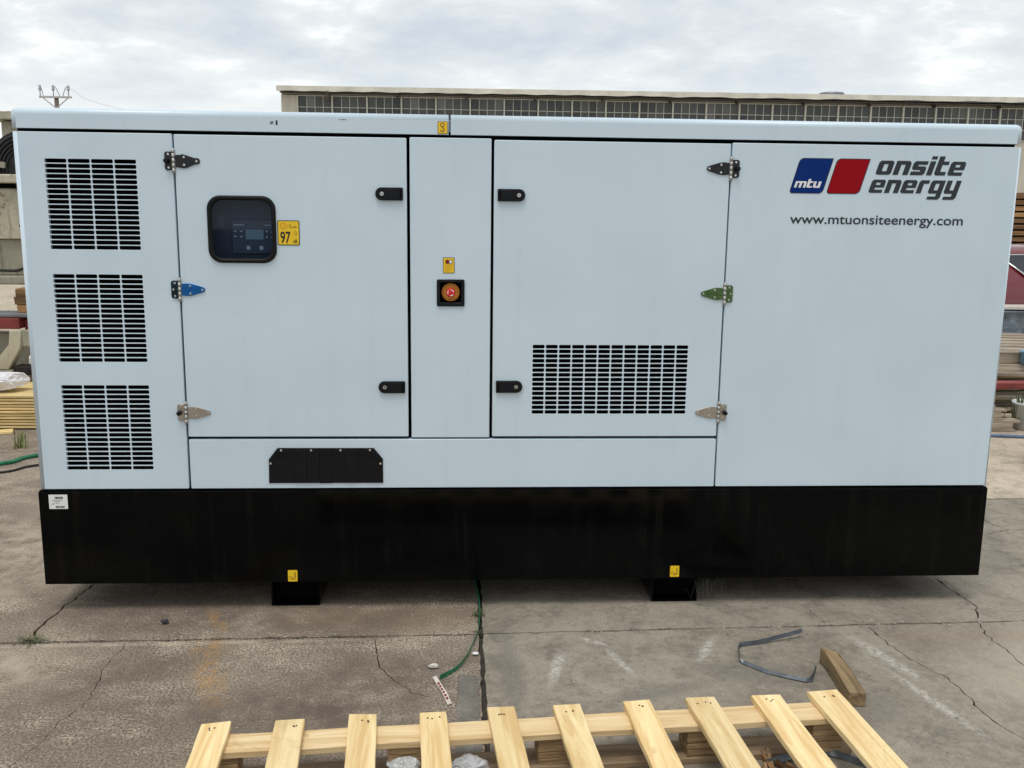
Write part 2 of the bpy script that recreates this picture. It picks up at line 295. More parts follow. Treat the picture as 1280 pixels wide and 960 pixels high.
def cyl(name, p0, p1, r0, r1, m, parent=None, n=16, smooth=True, bev=0):
    p0, p1 = Vector(p0), Vector(p1); d = p1-p0
    bm = bmesh.new(); bmesh.ops.create_cone(bm, cap_ends=True, segments=n, radius1=r0, radius2=r1, depth=d.length)
    if bev: bmesh.ops.bevel(bm, geom=[e for e in bm.edges if len(e.link_faces) == 2 and any(len(f.verts) > 4 for f in e.link_faces)], offset=bev, segments=2, profile=.5, affect='EDGES')
    bmesh.ops.transform(bm, matrix=Matrix.Translation((p0+p1)/2) @ d.to_track_quat('Z', 'Y').to_matrix().to_4x4(), verts=bm.verts)
    o = from_bm(name, bm, m, parent)
    if smooth:
        for p in o.data.polygons: p.use_smooth = len(p.vertices) <= 4
    return o
def rrect(x0, z0, x1, z1, r, n=4, rs=None):
    rs = rs or (r, r, r, r); pts = []
    for (cx, cz, a0, q) in ((x1, z1, 0, rs[0]), (x0, z1, 90, rs[1]), (x0, z0, 180, rs[2]), (x1, z0, 270, rs[3])):
        if q <= 0: pts.append((cx, cz)); continue
        ox = cx-q if cx == x1 else cx+q; oz = cz-q if cz == z1 else cz+q
        for i in range(n+1):
            a = R(a0+90*i/n); pts.append((ox+q*math.cos(a), oz+q*math.sin(a)))
    return pts
def area(p): return sum(p[i][0]*p[(i+1) % len(p)][1]-p[(i+1) % len(p)][0]*p[i][1] for i in range(len(p)))/2
def plate_mesh(outer, holes=(), thick=.01, bev=0.0):
    """filled outline with real holes, thick along +-Z about 0, outline in XY"""
    cu = bpy.data.curves.new('outline', 'CURVE'); cu.dimensions = '2D'; cu.fill_mode = 'BOTH'
    cu.extrude = thick/2-bev; cu.bevel_depth = bev; cu.bevel_resolution = 1; cu.offset = -bev
    for i, p in enumerate([outer]+list(holes)):
        p = list(p)
        if (area(p) > 0) == (i == 0): p.reverse()
        s = cu.splines.new('POLY'); s.points.add(len(p)-1)
        for q, (x, y) in zip(s.points, p): q.co = (x, y, 0, 1)
        s.use_cyclic_u = True
    o = bpy.data.objects.new('outline', cu); me = bpy.data.meshes.new_from_object(o)
    bpy.data.objects.remove(o); bpy.data.curves.remove(cu)
    return me
def plate(name, outer, m, parent=None, holes=(), y=0, thick=.01, bev=0.0, snaps=()):
    """upright plate: outline in X/Z, its front face at y, its back at y+thick"""
    me = plate_mesh(outer, holes, thick, bev)
    for v in me.vertices:
        x, h, d = v.co
        for (ax, val) in snaps:
            if ax == 'x' and abs(x-val) < bev*1.6: x = val
            if ax == 'z' and abs(h-val) < bev*1.6: h = val
            if ax == 'r' and val[0]-bev*1.6 < x < val[2]+bev*1.6 and val[1]-bev*1.6 < h < val[3]+bev*1.6:
                for e_ in (val[0], val[2]):
                    if abs(x-e_) < bev*1.6: x = e_
                for e_ in (val[1], val[3]):
                    if abs(h-e_) < bev*1.6: h = e_
        v.co = (x, y+thick/2-d, h)
    return link(name, me, m, parent)
def slab_obj(name, outer, holes, z0, z1, m, parent, bev=0):
    me = plate_mesh(outer, holes, z1-z0, bev)
    for v in me.vertices: v.co.z += (z0+z1)/2
    return link(name, me, m, parent)
def tube(name, pts, r, m, parent=None, cyclic=False, res=3, smooth=True):
    cu = bpy.data.curves.new('path', 'CURVE'); cu.dimensions = '3D'; cu.bevel_depth = r; cu.bevel_resolution = res; cu.use_fill_caps = True
    s = cu.splines.new('POLY'); s.points.add(len(pts)-1)
    for q, p in zip(s.points, pts): q.co = (*p, 1)
    s.use_cyclic_u = cyclic
    o = bpy.data.objects.new('path', cu); me = bpy.data.meshes.new_from_object(o); bpy.data.objects.remove(o); bpy.data.curves.remove(cu)
    return link(name, me, m, parent, smooth)
def smoothpts(pts, n=6):
    out = []; P = [Vector(p) for p in pts]; P = [P[0]*2-P[1]]+P+[P[-1]*2-P[-2]]
    for i in range(1, len(P)-2):
        for k in range(n):
            t = k/n; a, b, c, d = P[i-1:i+3]
            out.append(.5*((2*b)+(c-a)*t+(2*a-5*b+4*c-d)*t*t+(3*b-a-3*c+d)*t**3))
    return out+[P[-2]]
def ribbon(name, pts, ups, wid, th, m, parent=None):
    """strap with rectangular section swept along pts; ups = direction of its width at each point"""
    bm = bmesh.new(); rings = []; P = [Vector(p) for p in pts]
    for i, p in enumerate(P):
        t = (P[min(i+1, len(P)-1)]-P[max(i-1, 0)]).normalized(); u = Vector(ups[i] if isinstance(ups, list) else ups); u = (u-t*u.dot(t)).normalized(); s = t.cross(u)
        rings.append([bm.verts.new(p+u*a*wid/2+s*b*th/2) for a, b in ((-1, -1), (1, -1), (1, 1), (-1, 1))])
    for a, b in zip(rings, rings[1:]):
        for k in range(4): bm.faces.new((a[k], a[(k+1) % 4], b[(k+1) % 4], b[k]))
    bm.faces.new(rings[0]); bm.faces.new(rings[-1])
    return from_bm(name, bm, m, parent)
def stroke(bm, pts, wd, y, cyclic=False):
    """flat printed line on an upright face"""
    n = len(pts); L_, R_ = [], []
    for i, (x, z) in enumerate(pts):
        a = pts[(i-1) % n] if (cyclic or i > 0) else pts[i]; b = pts[(i+1) % n] if (cyclic or i < n-1) else pts[i]
        d = Vector((b[0]-a[0], b[1]-a[1])).normalized(); nx, nz = -d.y*wd/2, d.x*wd/2
        L_.append(bm.verts.new((x+nx, y, z+nz))); R_.append(bm.verts.new((x-nx, y, z-nz)))
    for i in range(n if cyclic else n-1):
        j = (i+1) % n; bm.faces.new((L_[i], L_[j], R_[j], R_[i]))
def print_rects(name, rects, y, m, parent):
    bm = bmesh.new()
    for (x0, z0, x1, z1) in rects: bm.faces.new([bm.verts.new(p) for p in ((x0, y, z0), (x1, y, z0), (x1, y, z1), (x0, y, z1))])
    return from_bm(name, bm, m, parent)
def text(name, body, x0, z0, width, height, y, m, parent, shear=0, bold=0):
    cu = bpy.data.curves.new('txt', 'FONT'); cu.body = body; cu.size = 1; cu.shear = shear; cu.offset = bold; cu.fill_mode = 'FRONT'
    o = bpy.data.objects.new('txt', cu); me = bpy.data.meshes.new_from_object(o); bpy.data.objects.remove(o); bpy.data.curves.remove(cu)
    xs = [v.co.x for v in me.vertices]; ys = [v.co.y for v in me.vertices]
    sx = width/(max(xs)-min(xs)); sz = height/(max(ys)-min(ys)); mx_, mz_ = min(xs), min(ys)
    for v in me.vertices: v.co = (x0+(v.co.x-mx_)*sx, y, z0+(v.co.y-mz_)*sz)
    return link(name, me, m, parent)
GL = {
 'o': (1.12, [(.12, 0), (1.0, 0), (1.12, .12), (1.12, .86), (.98, 1), (.14, 1), (0, .86), (0, .12)], [[(.40, .25), (.73, .25), (.73, .75), (.40, .75)]]),
 'n': (1.12, [(0, 0), (0, 1), (.96, 1), (1.12, .84), (1.12, 0), (.72, 0), (.72, .73), (.40, .73), (.40, 0)], []),
 's': (1.05, [(0, 0), (0, .26), (.66, .26), (.66, .37), (.12, .37), (0, .49), (0, .86), (.14, 1), (1.05, 1), (1.05, .74), (.40, .74), (.40, .63), (.93, .63), (1.05, .51), (1.05, .14), (.92, 0)], []),
 'i': (.40, [(0, 0), (.4, 0), (.4, 1), (0, 1)], None),
 't': (.84, [(.14, 0), (0, .14), (0, 1.36), (.4, 1.36), (.4, 1), (.84, 1), (.84, .75), (.4, .75), (.4, .26), (.84, .26), (.84, 0)], []),
 'e': (1.12, [(.12, 0), (1.08, 0), (1.08, .24), (.40, .24), (.40, .40), (1.12, .40), (1.12, .86), (.98, 1), (.14, 1), (0, .86), (0, .12)], [[(.40, .60), (.74, .60), (.74, .77), (.40, .77)]]),
 'r': (.80, [(0, 0), (0, .86), (.14, 1), (.8, 1), (.8, .73), (.4, .73), (.4, 0)], []),
 'g': (1.12, [(.12, 0), (0, .12), (0, .86), (.14, 1), (1.12, 1), (1.12, -.30), (.98, -.46), (.10, -.46), (.10, -.22), (.72, -.22), (.72, 0)], [[(.40, .25), (.72, .25), (.72, .75), (.40, .75)]]),
 'y': (1.12, [(0, 1), (.4, 1), (.4, .26), (.72, .26), (.72, 1), (1.12, 1), (1.12, -.30), (.98, -.46), (.10, -.46), (.10, -.22), (.72, -.22), (.72, 0), (.12, 0), (0, .12)], []),
 'm': (1.72, [(0, 0), (0, 1), (1.56, 1), (1.72, .84), (1.72, 0), (1.36, 0), (1.36, .74), (1.04, .74), (1.04, 0), (.68, 0), (.68, .74), (.36, .74), (.36, 0)], []),
 'u': (1.12, [(0, 1), (.38, 1), (.38, .26), (.72, .26), (.72, 1), (1.12, 1), (1.12, 0), (.14, 0), (0, .14)], []),
}
def block_word(word, x0, z0, total, xh, shear, y, m, parent, gap=.16):
    wid = sum(GL[c][0] for c in word)+gap*(len(word)-1); s = total/wid; x = 0
    for c in word:
        gw, out, holes = GL[c]
        f = lambda p: (x0+(x+p[0])*s+shear*p[1]*xh, z0+p[1]*xh)
        plate('letter', [f(p) for p in out], m, parent, [[f(p) for p in h] for h in (holes or [])], y=y, thick=.0012)
        if holes is None: plate('letter', [f(p) for p in ((0, 1.13), (.4, 1.13), (.4, 1.36), (0, 1.36))], m, parent, y=y, thick=.0012)
        x += gw+gap
def copy_tree(o, parent=None):
    c = o.copy(); col.objects.link(c)
    c.parent = parent
    for ch in list(o.children): copy_tree(ch, c)
    return c

# ------------------------------------------------------------------ ground: sheet, slabs, joints, cracks
gb = bmesh.new(); q = 400
gb.faces.new([gb.verts.new(p) for p in ((-q, -60, -.022), (q, -60, -.022), (q, 700, -.022), (-q, 700, -.022))])
ground = tag(from_bm('ground', gb, 'soil'), kind='structure')
def jag(pts, step=.035, amp=.0035):
    out = []
    for i, a in enumerate(pts):
        b = pts[(i+1) % len(pts)]; d = math.dist(a, b); n = max(1, int(d/step)) if d < 9 else max(1, int(d/.12))
        nx, ny = -(b[1]-a[1])/d, (b[0]-a[0])/d
        for k in range(n):
            j = rng.gauss(0, amp) if k else 0
            if rng.random() < .05: j += rng.choice((1,))*amp*2
            out.append((a[0]+(b[0]-a[0])*k/n+nx*j, a[1]+(b[1]-a[1])*k/n+ny*j))
    return out
def crack(pts, wd=.006, seed=0):
    rg = random.Random(seed); fine = []
    for a, b in zip(pts, pts[1:]):
        d = math.dist(a, b); n = max(2, int(d/.022)); nx, ny = -(b[1]-a[1])/d, (b[0]-a[0])/d
        off = 0
        for k in range(n):
            off = off*.7+rg.gauss(0, .0055) if k else 0
            fine.append((a[0]+(b[0]-a[0])*k/n+nx*off, a[1]+(b[1]-a[1])*k/n+ny*off))
    fine.append(pts[-1]); Lp, Rp = [], []
    for i, p in enumerate(fine):
        a, b = fine[max(0, i-1)], fine[min(len(fine)-1, i+1)]; d = math.dist(a, b); nx, ny = -(b[1]-a[1])/d, (b[0]-a[0])/d
        h = wd*.42*(.5+.8*rg.random())
        if rg.random() < .07: h *= 1.9
        if i == 0 or i == len(fine)-1: h *= .3
        Lp.append((p[0]+nx*h, p[1]+ny*h)); Rp.append((p[0]-nx*h, p[1]-ny*h))
    return Lp+Rp[::-1]
# left column (exposed aggregate), right column (smooth grey), then rows behind
jl = lambda x: -.2925+.0130*(x+.06)          # cross joint on the left
jr = lambda x: -.264+.0247*(x-1.77)           # cross joint on the right
xL, xR = 1.753, 1.769
crk_front_left = [crack([(.403, -.300), (.404, -.475), (.432, -.708), (.387, -.862), (.376, -1.016), (.344, -1.13), (.30, -1.5)], .003, 1),
                  crack([(1.339, -.292), (1.364, -.409), (1.405, -.556), (1.484, -.676), (1.583, -.757)], .005, 2)]
crk_back_left = [crack([(.076, .290), (.040, .055), (.032, -.124), (.059, -.262)], .010, 3), crack([(-2.2, 2.6), (-1.5, 2.75), (-1.25, 2.62), (-.9, 2.66)], .010, 31)]
crk_front_right = [crack([(3.325, -.243), (3.333, -.408), (3.382, -.569), (3.438, -.751), (3.434, -.941), (3.475, -1.08), (3.52, -1.3)], .0065, 4),
                   crack([(3.80, -.228), (3.772, -.365), (3.766, -.593), (3.80, -.8)], .0065, 5), crack([(2.735, -.262), (2.742, -.33)], .004, 6)]
crk_back_right = [crack([(3.854, .264), (3.862, .052), (3.872, -.076), (3.81, -.185)], .008, 7), crack([(3.101, .012), (3.141, -.097), (3.162, -.215)], .005, 8),
                  crack([(1.82, .16), (2.256, .139), (2.557, .061), (2.768, -.062)], .0035, 9), crack([(4.34, .82), (4.401, .844), (4.58, .916), (4.667, .914), (5.2, 1.1)], .007, 10), crack([(4.46, 1.13), (4.529, 1.076), (4.572, .935)], .006, 11),
                  crack([(3.88, -.075), (4.0, -.12), (4.15, -.13)], .003, 12)]
slabs = [
 ([(-5.2, -6), (xL, -6), (xL, jl(xL)-.007), (-5.2, jl(-5.2)-.007)], crk_front_left, 'aggr'),
 ([(-5.2, jl(-5.2)+.007), (xL, jl(xL)+.007), (xL+.02, 3.55), (-5.2, 3.5)], crk_back_left, 'aggr'),
 ([(xR, -6), (8.6, -6), (8.6, jr(8.6)-.005), (xR, jr(xR)-.005)], crk_front_right, 'conc'),
 ([(xR, jr(xR)+.005), (8.6, jr(8.6)+.005), (8.6, 1.52), (xR+.02, 1.40)], crk_back_right, 'conc'),
 ([(xR+.02, 1.412), (8.6, 1.532), (8.6, 7.0), (xR+.02, 7.0)], [], 'tan'),
 ([(-5.2, 3.515), (xL+.02, 3.565), (xL+.02, 9.0), (-5.2, 9.0)], [], 'tan'),
 ([(xR+.02, 7.015), (8.6, 7.015), (8.6, 13), (xR+.02, 13)], [], 'tan'),
 ([(8.62, -6), (16, -6), (16, 1.53), (8.62, 1.53)], [], 'conc'), ([(8.62, 1.545), (16, 1.545), (16, 13), (8.62, 13)], [], 'tan'),
 ([(-13, -6), (-5.22, -6), (-5.22, 3.5), (-13, 3.5)], [], 'aggr'), ([(-13, 3.515), (-5.22, 3.515), (-5.22, 13), (-13, 13)], [], 'tan'),
 ([(-5.2, 9.015), (xL+.02, 9.015), (xL+.02, 13), (-5.2, 13)], [], 'tan'),
]
for i, (o_, h_, m_) in enumerate(slabs): slab_obj('slab', jag(o_, amp=.003 if i < 4 else .002), h_, -.021, 0, m_, ground)
slab_obj('concrete_patch', jag([(1.652, -1.6), (1.738, -1.6), (1.741, -.62), (1.675, -.60)], amp=.004), [], .0005, .005, 'patch', ground)
yard = gb = bmesh.new(); gb.faces.new([gb.verts.new(p) for p in ((-300, 13.02, -.004), (300, 13.02, -.004), (300, 600, -.004), (-300, 600, -.004))])
tag(from_bm('yard', gb, 'tan'), kind='structure')

# ------------------------------------------------------------------ generator set
gen = tag(empty('generator_set', (0, 0, 0)), 'large light grey enclosed diesel generator on a glossy black base', 'generator')
W_, D_ = 3.9, 1.42
ZT, ZB = 1.905, .517          # top and bottom of the panels
TH = .03
box('inner_core', .06, W_-.06, .12, D_-.05, .20, 1.93, 'core', gen)
def slots(x0, x1, z0, z1, nc, nr, sw, sh):
    px = (x1-x0-sw)/(nc-1); pz = (z1-z0-sh)/(nr-1)
    return [rrect(x0+i*px, z0+j*pz, x0+i*px+sw, z0+j*pz+sh, .0042, 2) for i in range(nc) for j in range(nr)]
BV = .0022
def panel(name, x0, x1, z0, z1, vents=(), extra=(), y=0, flat=()):
    holes = []; sn = list(flat)
    for v in vents:
        r = (v[0]-.006, v[2]-.006, v[1]+.006, v[3]+.006); holes.append([(r[0], r[1]), (r[2], r[1]), (r[2], r[3]), (r[0], r[3])]); sn.append(('r', r))
    p = plate(name, rrect(x0, z0, x1, z1, .004, 2), 'paint', gen, holes+list(extra), y=y, thick=TH, bev=BV, snaps=sn)
    for v in vents:
        r = (v[0]-.006, v[2]-.006, v[1]+.006, v[3]+.006)
        plate('vent_grille', [(r[0], r[1]), (r[2], r[1]), (r[2], r[3]), (r[0], r[3])], 'paint', p, slots(*v), y=y, thick=.004, bev=.0006, snaps=[('x', r[0]), ('x', r[2]), ('z', r[1]), ('z', r[3])])
    return p
RC = .024
panel('corner_panel', RC, .590, ZB, ZT, [(.116, .4535, 1.469, 1.807, 4, 18, .0805, .0152), (.116, .4535, 1.033, 1.374, 4, 18, .0805, .0152), (.116, .4535, .597, .940, 4, 18, .0805, .0152)], flat=[('x', RC)])
win = (.710, 1.423, .970, 1.679)
doorL = panel('door', .598, 1.471, .732, ZT-.002, extra=[rrect(win[0]+.012, win[1]+.012, win[2]-.012, win[3]-.012, .045, 6)], y=-.002)
panel('centre_panel', 1.483, 1.797, .7275, ZT+.001, extra=[rrect(1.592, 1.266, 1.689, 1.360, .004, 2)])
doorR = panel('door', 1.808, 2.730, .732, ZT-.004, [(1.968, 2.597, .826, 1.108, 12, 15, .0475, .0152)], y=-.002)
endp = panel('end_panel', 2.737, W_-.010, ZB, ZT, flat=[('x', W_-.010)])
panel('lower_panel', .598, 2.731, ZB, .7205)
def side(name, x, s, r, z0, z1, top=0):
    bm = bmesh.new(); prof = [(x+s*(r-r*math.sin(R(a))), r-r*math.cos(R(a))) for a in range(0, 91, 10)]+[(x, D_), (x+s*.03, D_), (x+s*.03, r+.03), (x+s*r, .03)]
    lo = [bm.verts.new((a, b, z0)) for a, b in prof]; hi = [bm.verts.new((a, b, z1)) for a, b in prof]
    for i in range(len(prof)): j = (i+1) % len(prof); bm.faces.new((lo[i], lo[j], hi[j], hi[i]))
    bm.faces.new(lo); bm.faces.new(hi)
    o = from_bm(name, bm, 'paint', gen)
    for p in o.data.polygons: p.use_smooth = abs(p.normal.z) < .5 and p.area < .02
    return o
side('side_panel', 0, 1, RC, ZB, ZT); side('side_panel', W_, -1, .010, ZB, ZT)
box('rear_panel', .03, W_-.03, D_-.03, D_-.001, ZB, ZT, 'paint', gen)
def roof(x0, x1, left_round, right_round):
    """flat roof tray whose upper front edge and free corners are rolled over"""
    bm = bmesh.new(); vs, fs = bm_box(bm, x0, x1, -.001, D_+.001, 1.9175, 1.993)
    def sel(f): return [e for e in bm.edges if f((e.verts[0].co+e.verts[1].co)/2, (e.verts[1].co-e.verts[0].co).normalized())]
    g = sel(lambda c, d: c.z > 1.98 and (abs(d.x) > .9 or (left_round and c.x < x0+.01) or (right_round and c.x > x1-.01)))
    g += sel(lambda c, d: abs(d.z) > .9 and ((left_round and c.x < x0+.01) or (right_round and c.x > x1-.01)))
    bmesh.ops.bevel(bm, geom=list(set(g)), offset=.023, segments=7, profile=.5, affect='EDGES')
    o = from_bm('roof', bm, 'paint', gen)
    for p in o.data.polygons: p.use_smooth = p.area < .08
    return o
roofL = roof(0, 1.6315, True, False); roofR = roof(1.6405, W_, False, True)
box('roof_lip', .012, W_-.012, .034, D_-.05, 1.88, 1.93, 'core', gen)
# base frame
base = empty('base_frame'); base.parent = gen
for a, b in ((0, .5943), (.5947, 2.7343), (2.7347, W_)): box('base_plate', a, b, -.010, .05, .120, .5085, 'black', base, .0012)
box('base_beam', .004, W_-.004, .0505, D_, .124, .507, 'black', base, .004)
box('base_flange', .002, W_-.002, -.004, .0495, .5092, .5125, 'black', base)
for a, b in ((.903, 1.090), (2.501, 2.684)):
    fp = plate('fork_pocket', [(a, 0), (b, 0), (b, .1195), (b+.048, .1195), (b+.048, .1145), (b+.006, .1145), (b+.006, -.0), (b+.006, -.0), (b+.006, .0005), (a-.006, .0005), (a-.006, .1145), (a-.048, .1145), (a-.048, .1195), (a, .1195)] if 0 else
               [(a-.006, .001), (b+.006, .001), (b+.006, .113), (b+.052, .113), (b+.052, .1195), (a-.052, .1195), (a-.052, .113), (a-.006, .113)], 'black', gen, [[(a, .007), (b, .007), (b, .1135), (a, .1135)]], y=.028, thick=1.35)
    box('pocket_back', a, b, .10, .12, .008, .113, 'core', fp)
for a, b in ((.10, .84), (1.15, 2.44), (2.745, 3.80)): box('light_block_rail', a, b, .42, .50, .001, .1195, 'black', gen)  # added unseen under the base to block light from behind

# rubber lip cover on the lower panel
fl = plate('cable_flap', [(.909, .540), (1.367, .5395), (1.367, .639), (1.331, .6845), (.947, .6855), (.911, .639)], 'rubber', gen, y=-.0035, thick=.0033)
plate('clamp_bar', [(.911, .637), (.947, .6850), (1.331, .6840), (1.3665, .637), (1.354, .630), (1.323, .664), (.956, .665), (.924, .630)], 'rubber', fl, y=-.0085, thick=.0025)
xs = [.961, 1.011, 1.062, 1.113, 1.163, 1.214, 1.264, 1.315, 1.3590]
for i in range(len(xs)-1):
    bm = bmesh.new(); dz = rng.uniform(-.002, .002); tl = rng.uniform(-.0015, .0015)
    bm_box(bm, xs[i]+.0008, xs[i+1]-.0008, -.0058, -.0038, .5405+dz, .668 if i < len(xs)-2 else .648)
    for v in bm.verts:
        if v.co.z < .6: v.co.y += tl; v.co.x += rng.uniform(-.0015, .0015)*0+(.001 if i == 0 else 0)
    from_bm('rubber_strip', bm, 'rubber', fl)
for x, z in ((.962, .6765), (1.081, .6770), (1.198, .6772), (1.316, .6775), (.9185, .6225), (1.3575, .6215)): cyl('rivet', (x, -.008, z), (x, -.0115, z), .0055, .004, 'steel', fl, 10)

# door latches
def latch(x0, x1, z0, z1, round_left, ang):
    r = (z1-z0)/2; rs = (.003, r, r, .003) if round_left else (r, .003, .003, r)
    o = plate('door_latch', rrect(x0, z0, x1, z1, r, 8, rs), 'plastic', gen, y=-.014, thick=.0118, bev=.0022)
    cx = x0+r+.001 if round_left else x1-r-.001; cz = (z0+z1)/2
    a, b = (x0+.042, x1-.014) if round_left else (x0+.014, x1-.042)
    plate('paddle', rrect(a, z0+.006, b, z1-.006, .003, 2), 'plastic', o, y=-.0155, thick=.002, bev=.0006)
    e0 = x1-.011 if round_left else x0+.005
    plate('finger_slot', rrect(e0, z0+.009, e0+.006, z1-.009, .001, 2), 'core', o, y=-.0148, thick=.001)
    k = cyl('key_lock', (cx, -.0135, cz), (cx, -.0175, cz), .0082, .0075, 'steel', o, 14)
    k2 = box('key_slot', -.0055, .0055, -.0008, .0002, -.0010, .0010, 'ink', o); k2.location = (cx, -.0178, cz); k2.rotation_euler = (0, ang, 0)
latch(1.351, 1.457, 1.668, 1.717, True, .4); latch(1.354, 1.459, .912, .960, True, 1.2)
latch(1.822, 1.929, 1.670, 1.717, False, .8); latch(1.822, 1.928, .914, .963, False, 1.9)

# hinges: fixed leaf, knuckle on the seam, tapered strap leaf on the door
def hinge(xk, z, s, mleaf, mstrap, knob, label, wavy=False):
    h = tag(empty('hinge'), label); h.parent = gen
    f = lambda p: (xk+s*p[0], z+p[1])
    plate('fixed_leaf', [f(p) for p in rrect(-.0335, -.0345, -.0065, .0345, .006, 3, (.001, .009, .009, .001))], mleaf, h, y=-.0045, thick=.004, bev=.0008)
    out = [(.0075, -.0225), (.0075, .0225), (.026, .0225), (.034, .0255), (.043, .0235), (.078, .0120), (.091, .0115), (.0975, .0065), (.0985, 0), (.0975, -.0065), (.091, -.0110), (.080, -.0120), (.045, -.0265), (.036, -.0265)] if wavy else \
          [(.0075, -.0225), (.0075, .0225), (.030, .0245), (.046, .0225), (.086, .0105), (.094, .0065), (.0965, 0), (.094, -.0065), (.086, -.0105), (.046, -.0225), (.030, -.0245)]
    plate('strap_leaf', [f(p) for p in out], mstrap, h, y=-.0065, thick=.004, bev=.0008)
    for k in range(5): cyl('knuckle', (xk, -.0065, z-.0455+k*.0183), (xk, -.0065, z-.0455+k*.0183+.0180), .0062, .0062, 'knuckle', h, 12)
    sp = [(.040, .0145), (.040, -.0145), (.0865, 0)]+([(-.0185, .025), (-.0185, -.025)] if knob else [(-.0185, .025), (-.0185, -.025), (-.0245, 0)])
    for i, p in enumerate(sp):
        x, zz = f(p); cyl('screw', (x, -.004, zz), (x, -.0095 if p[0] > 0 else -.0075, zz), .0052, .0040, 'steel', h, 10)
    if knob:
        x, zz = f((-.0245, 0)); k = cyl('rubber_stop', (x, -.004, zz), (x, -.026, zz), .0095, .0085, 'plastic', h, 16, bev=.002)
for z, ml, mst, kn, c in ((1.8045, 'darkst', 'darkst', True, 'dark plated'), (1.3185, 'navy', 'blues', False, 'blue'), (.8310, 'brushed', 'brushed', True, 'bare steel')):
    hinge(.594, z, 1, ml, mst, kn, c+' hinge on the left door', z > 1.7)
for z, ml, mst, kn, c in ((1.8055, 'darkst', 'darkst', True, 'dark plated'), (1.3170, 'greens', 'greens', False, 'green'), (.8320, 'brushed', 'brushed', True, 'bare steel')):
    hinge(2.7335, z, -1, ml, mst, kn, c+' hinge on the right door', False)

# viewing window and controller behind it
wn = empty('viewing_window'); wn.parent = gen
plate('gasket', rrect(*win, .052, 8), 'rubber', wn, [rrect(win[0]+.017, win[1]+.017, win[2]-.017, win[3]-.017, .042, 8)], y=-.012, thick=.018, bev=.006)
plate('glass', rrect(win[0]+.013, win[1]+.013, win[2]-.013, win[3]-.013, .044, 8), 'pane', wn, y=-.0015, thick=.003)
box('recess', win[0]-.01, win[2]+.01, .060, .068, win[1]-.01, win[3]+.01, 'cabin', wn)
for a in ((win[0]-.008, win[0]-.004, win[1], win[3]), (win[2]+.004, win[2]+.008, win[1], win[3])): box('recess_wall', a[0], a[1], .03, .0595, a[2], a[3], 'cabin', wn)
for a in ((win[1]-.008, win[1]-.004), (win[3]+.004, win[3]+.008)): box('recess_wall', win[0], win[2], .03, .0595, a[0], a[1], 'cabin', wn)
box('controller', .790, .952, .046, .0595, 1.457, 1.585, 'ctrl', wn, .002)
box('display', .843, .912, .0435, .0455, 1.512, 1.549, 'lcd', wn)
for x in (.803, .826): 
    for z in (1.523, 1.543): box('key', x-.0045, x+.0045, .0435, .0455, z-.002, z+.002, 'key', wn)
for x, z in ((.924, 1.543), (.924, 1.522)): box('key', x-.003, x+.003, .0435, .0455, z-.003, z+.003, 'key', wn)
for x, z, k in ((.944, 1.541, 'key'), (.944, 1.520, 'key'), (.944, 1.497, 'keyg'), (.944, 1.476, 'keyr')): box('key', x-.0055, x+.0055, .0435, .0455, z-.006 if k != 'key' else z-.0015, z+.006 if k != 'key' else z+.0015, k, wn)
for x in (.852, .902): box('button', x-.007, x+.007, .042, .0455, 1.472, 1.487, 'key', wn, .001)
print_rects('controller_print', [(.797+i*.006, 1.5655, .797+i*.006+.0045, 1.5685) for i in range(7)]+[(.916+i*.005, 1.5655, .9195+i*.005, 1.5685) for i in range(5)], .0455, 'key', wn)
box('relay', .735, .760, .045, .0595, 1.555, 1.600, 'ctrl', wn)

# sound power sticker
st = plate('noise_label', rrect(.9745, 1.4925, 1.0585, 1.5875, .006, 3), 'ink', gen, y=-.0036, thick=.0014)
plate('yellow_field', rrect(.9775, 1.4955, 1.0555, 1.5845, .004, 3), 'yellow', st, y=-.0042, thick=.0005)
text('lettering', '97', .985, 1.5005, .039, .0445, -.0046, 'ink', st, 0, .02)
text('lettering', 'L', 1.0215, 1.5595, .010, .0135, -.0046, 'ink', st)
text('lettering', 'WA', 1.033, 1.5590, .0155, .0058, -.0046, 'ink', st, 0, .03)
text('lettering', 'dB', 1.034, 1.5010, .0155, .0140, -.0046, 'ink', st, 0, .015)
bm = bmesh.new()
stroke(bm, [(.9965+.0105*math.cos(R(a)), 1.566+.0105*math.sin(R(a))) for a in range(0, 360, 30)], .003, -.0046, True)
stroke(bm, [(1.002, 1.566), (.992, 1.566)], .003, -.0046); stroke(bm, [(1.0105, 1.574), (1.0135, 1.566), (1.0105, 1.558)], .002, -.0046)
from_bm('sound_icon', bm, 'orangeink', st)
bm = bmesh.new(); stroke(bm, [(1.037, 1.5365), (1.043, 1.548), (1.049, 1.5365)], .0016, -.0046); stroke(bm, [(1.037, 1.533), (1.0495, 1.533)], .002, -.0046); from_bm('small_icon', bm, 'brownink', st)

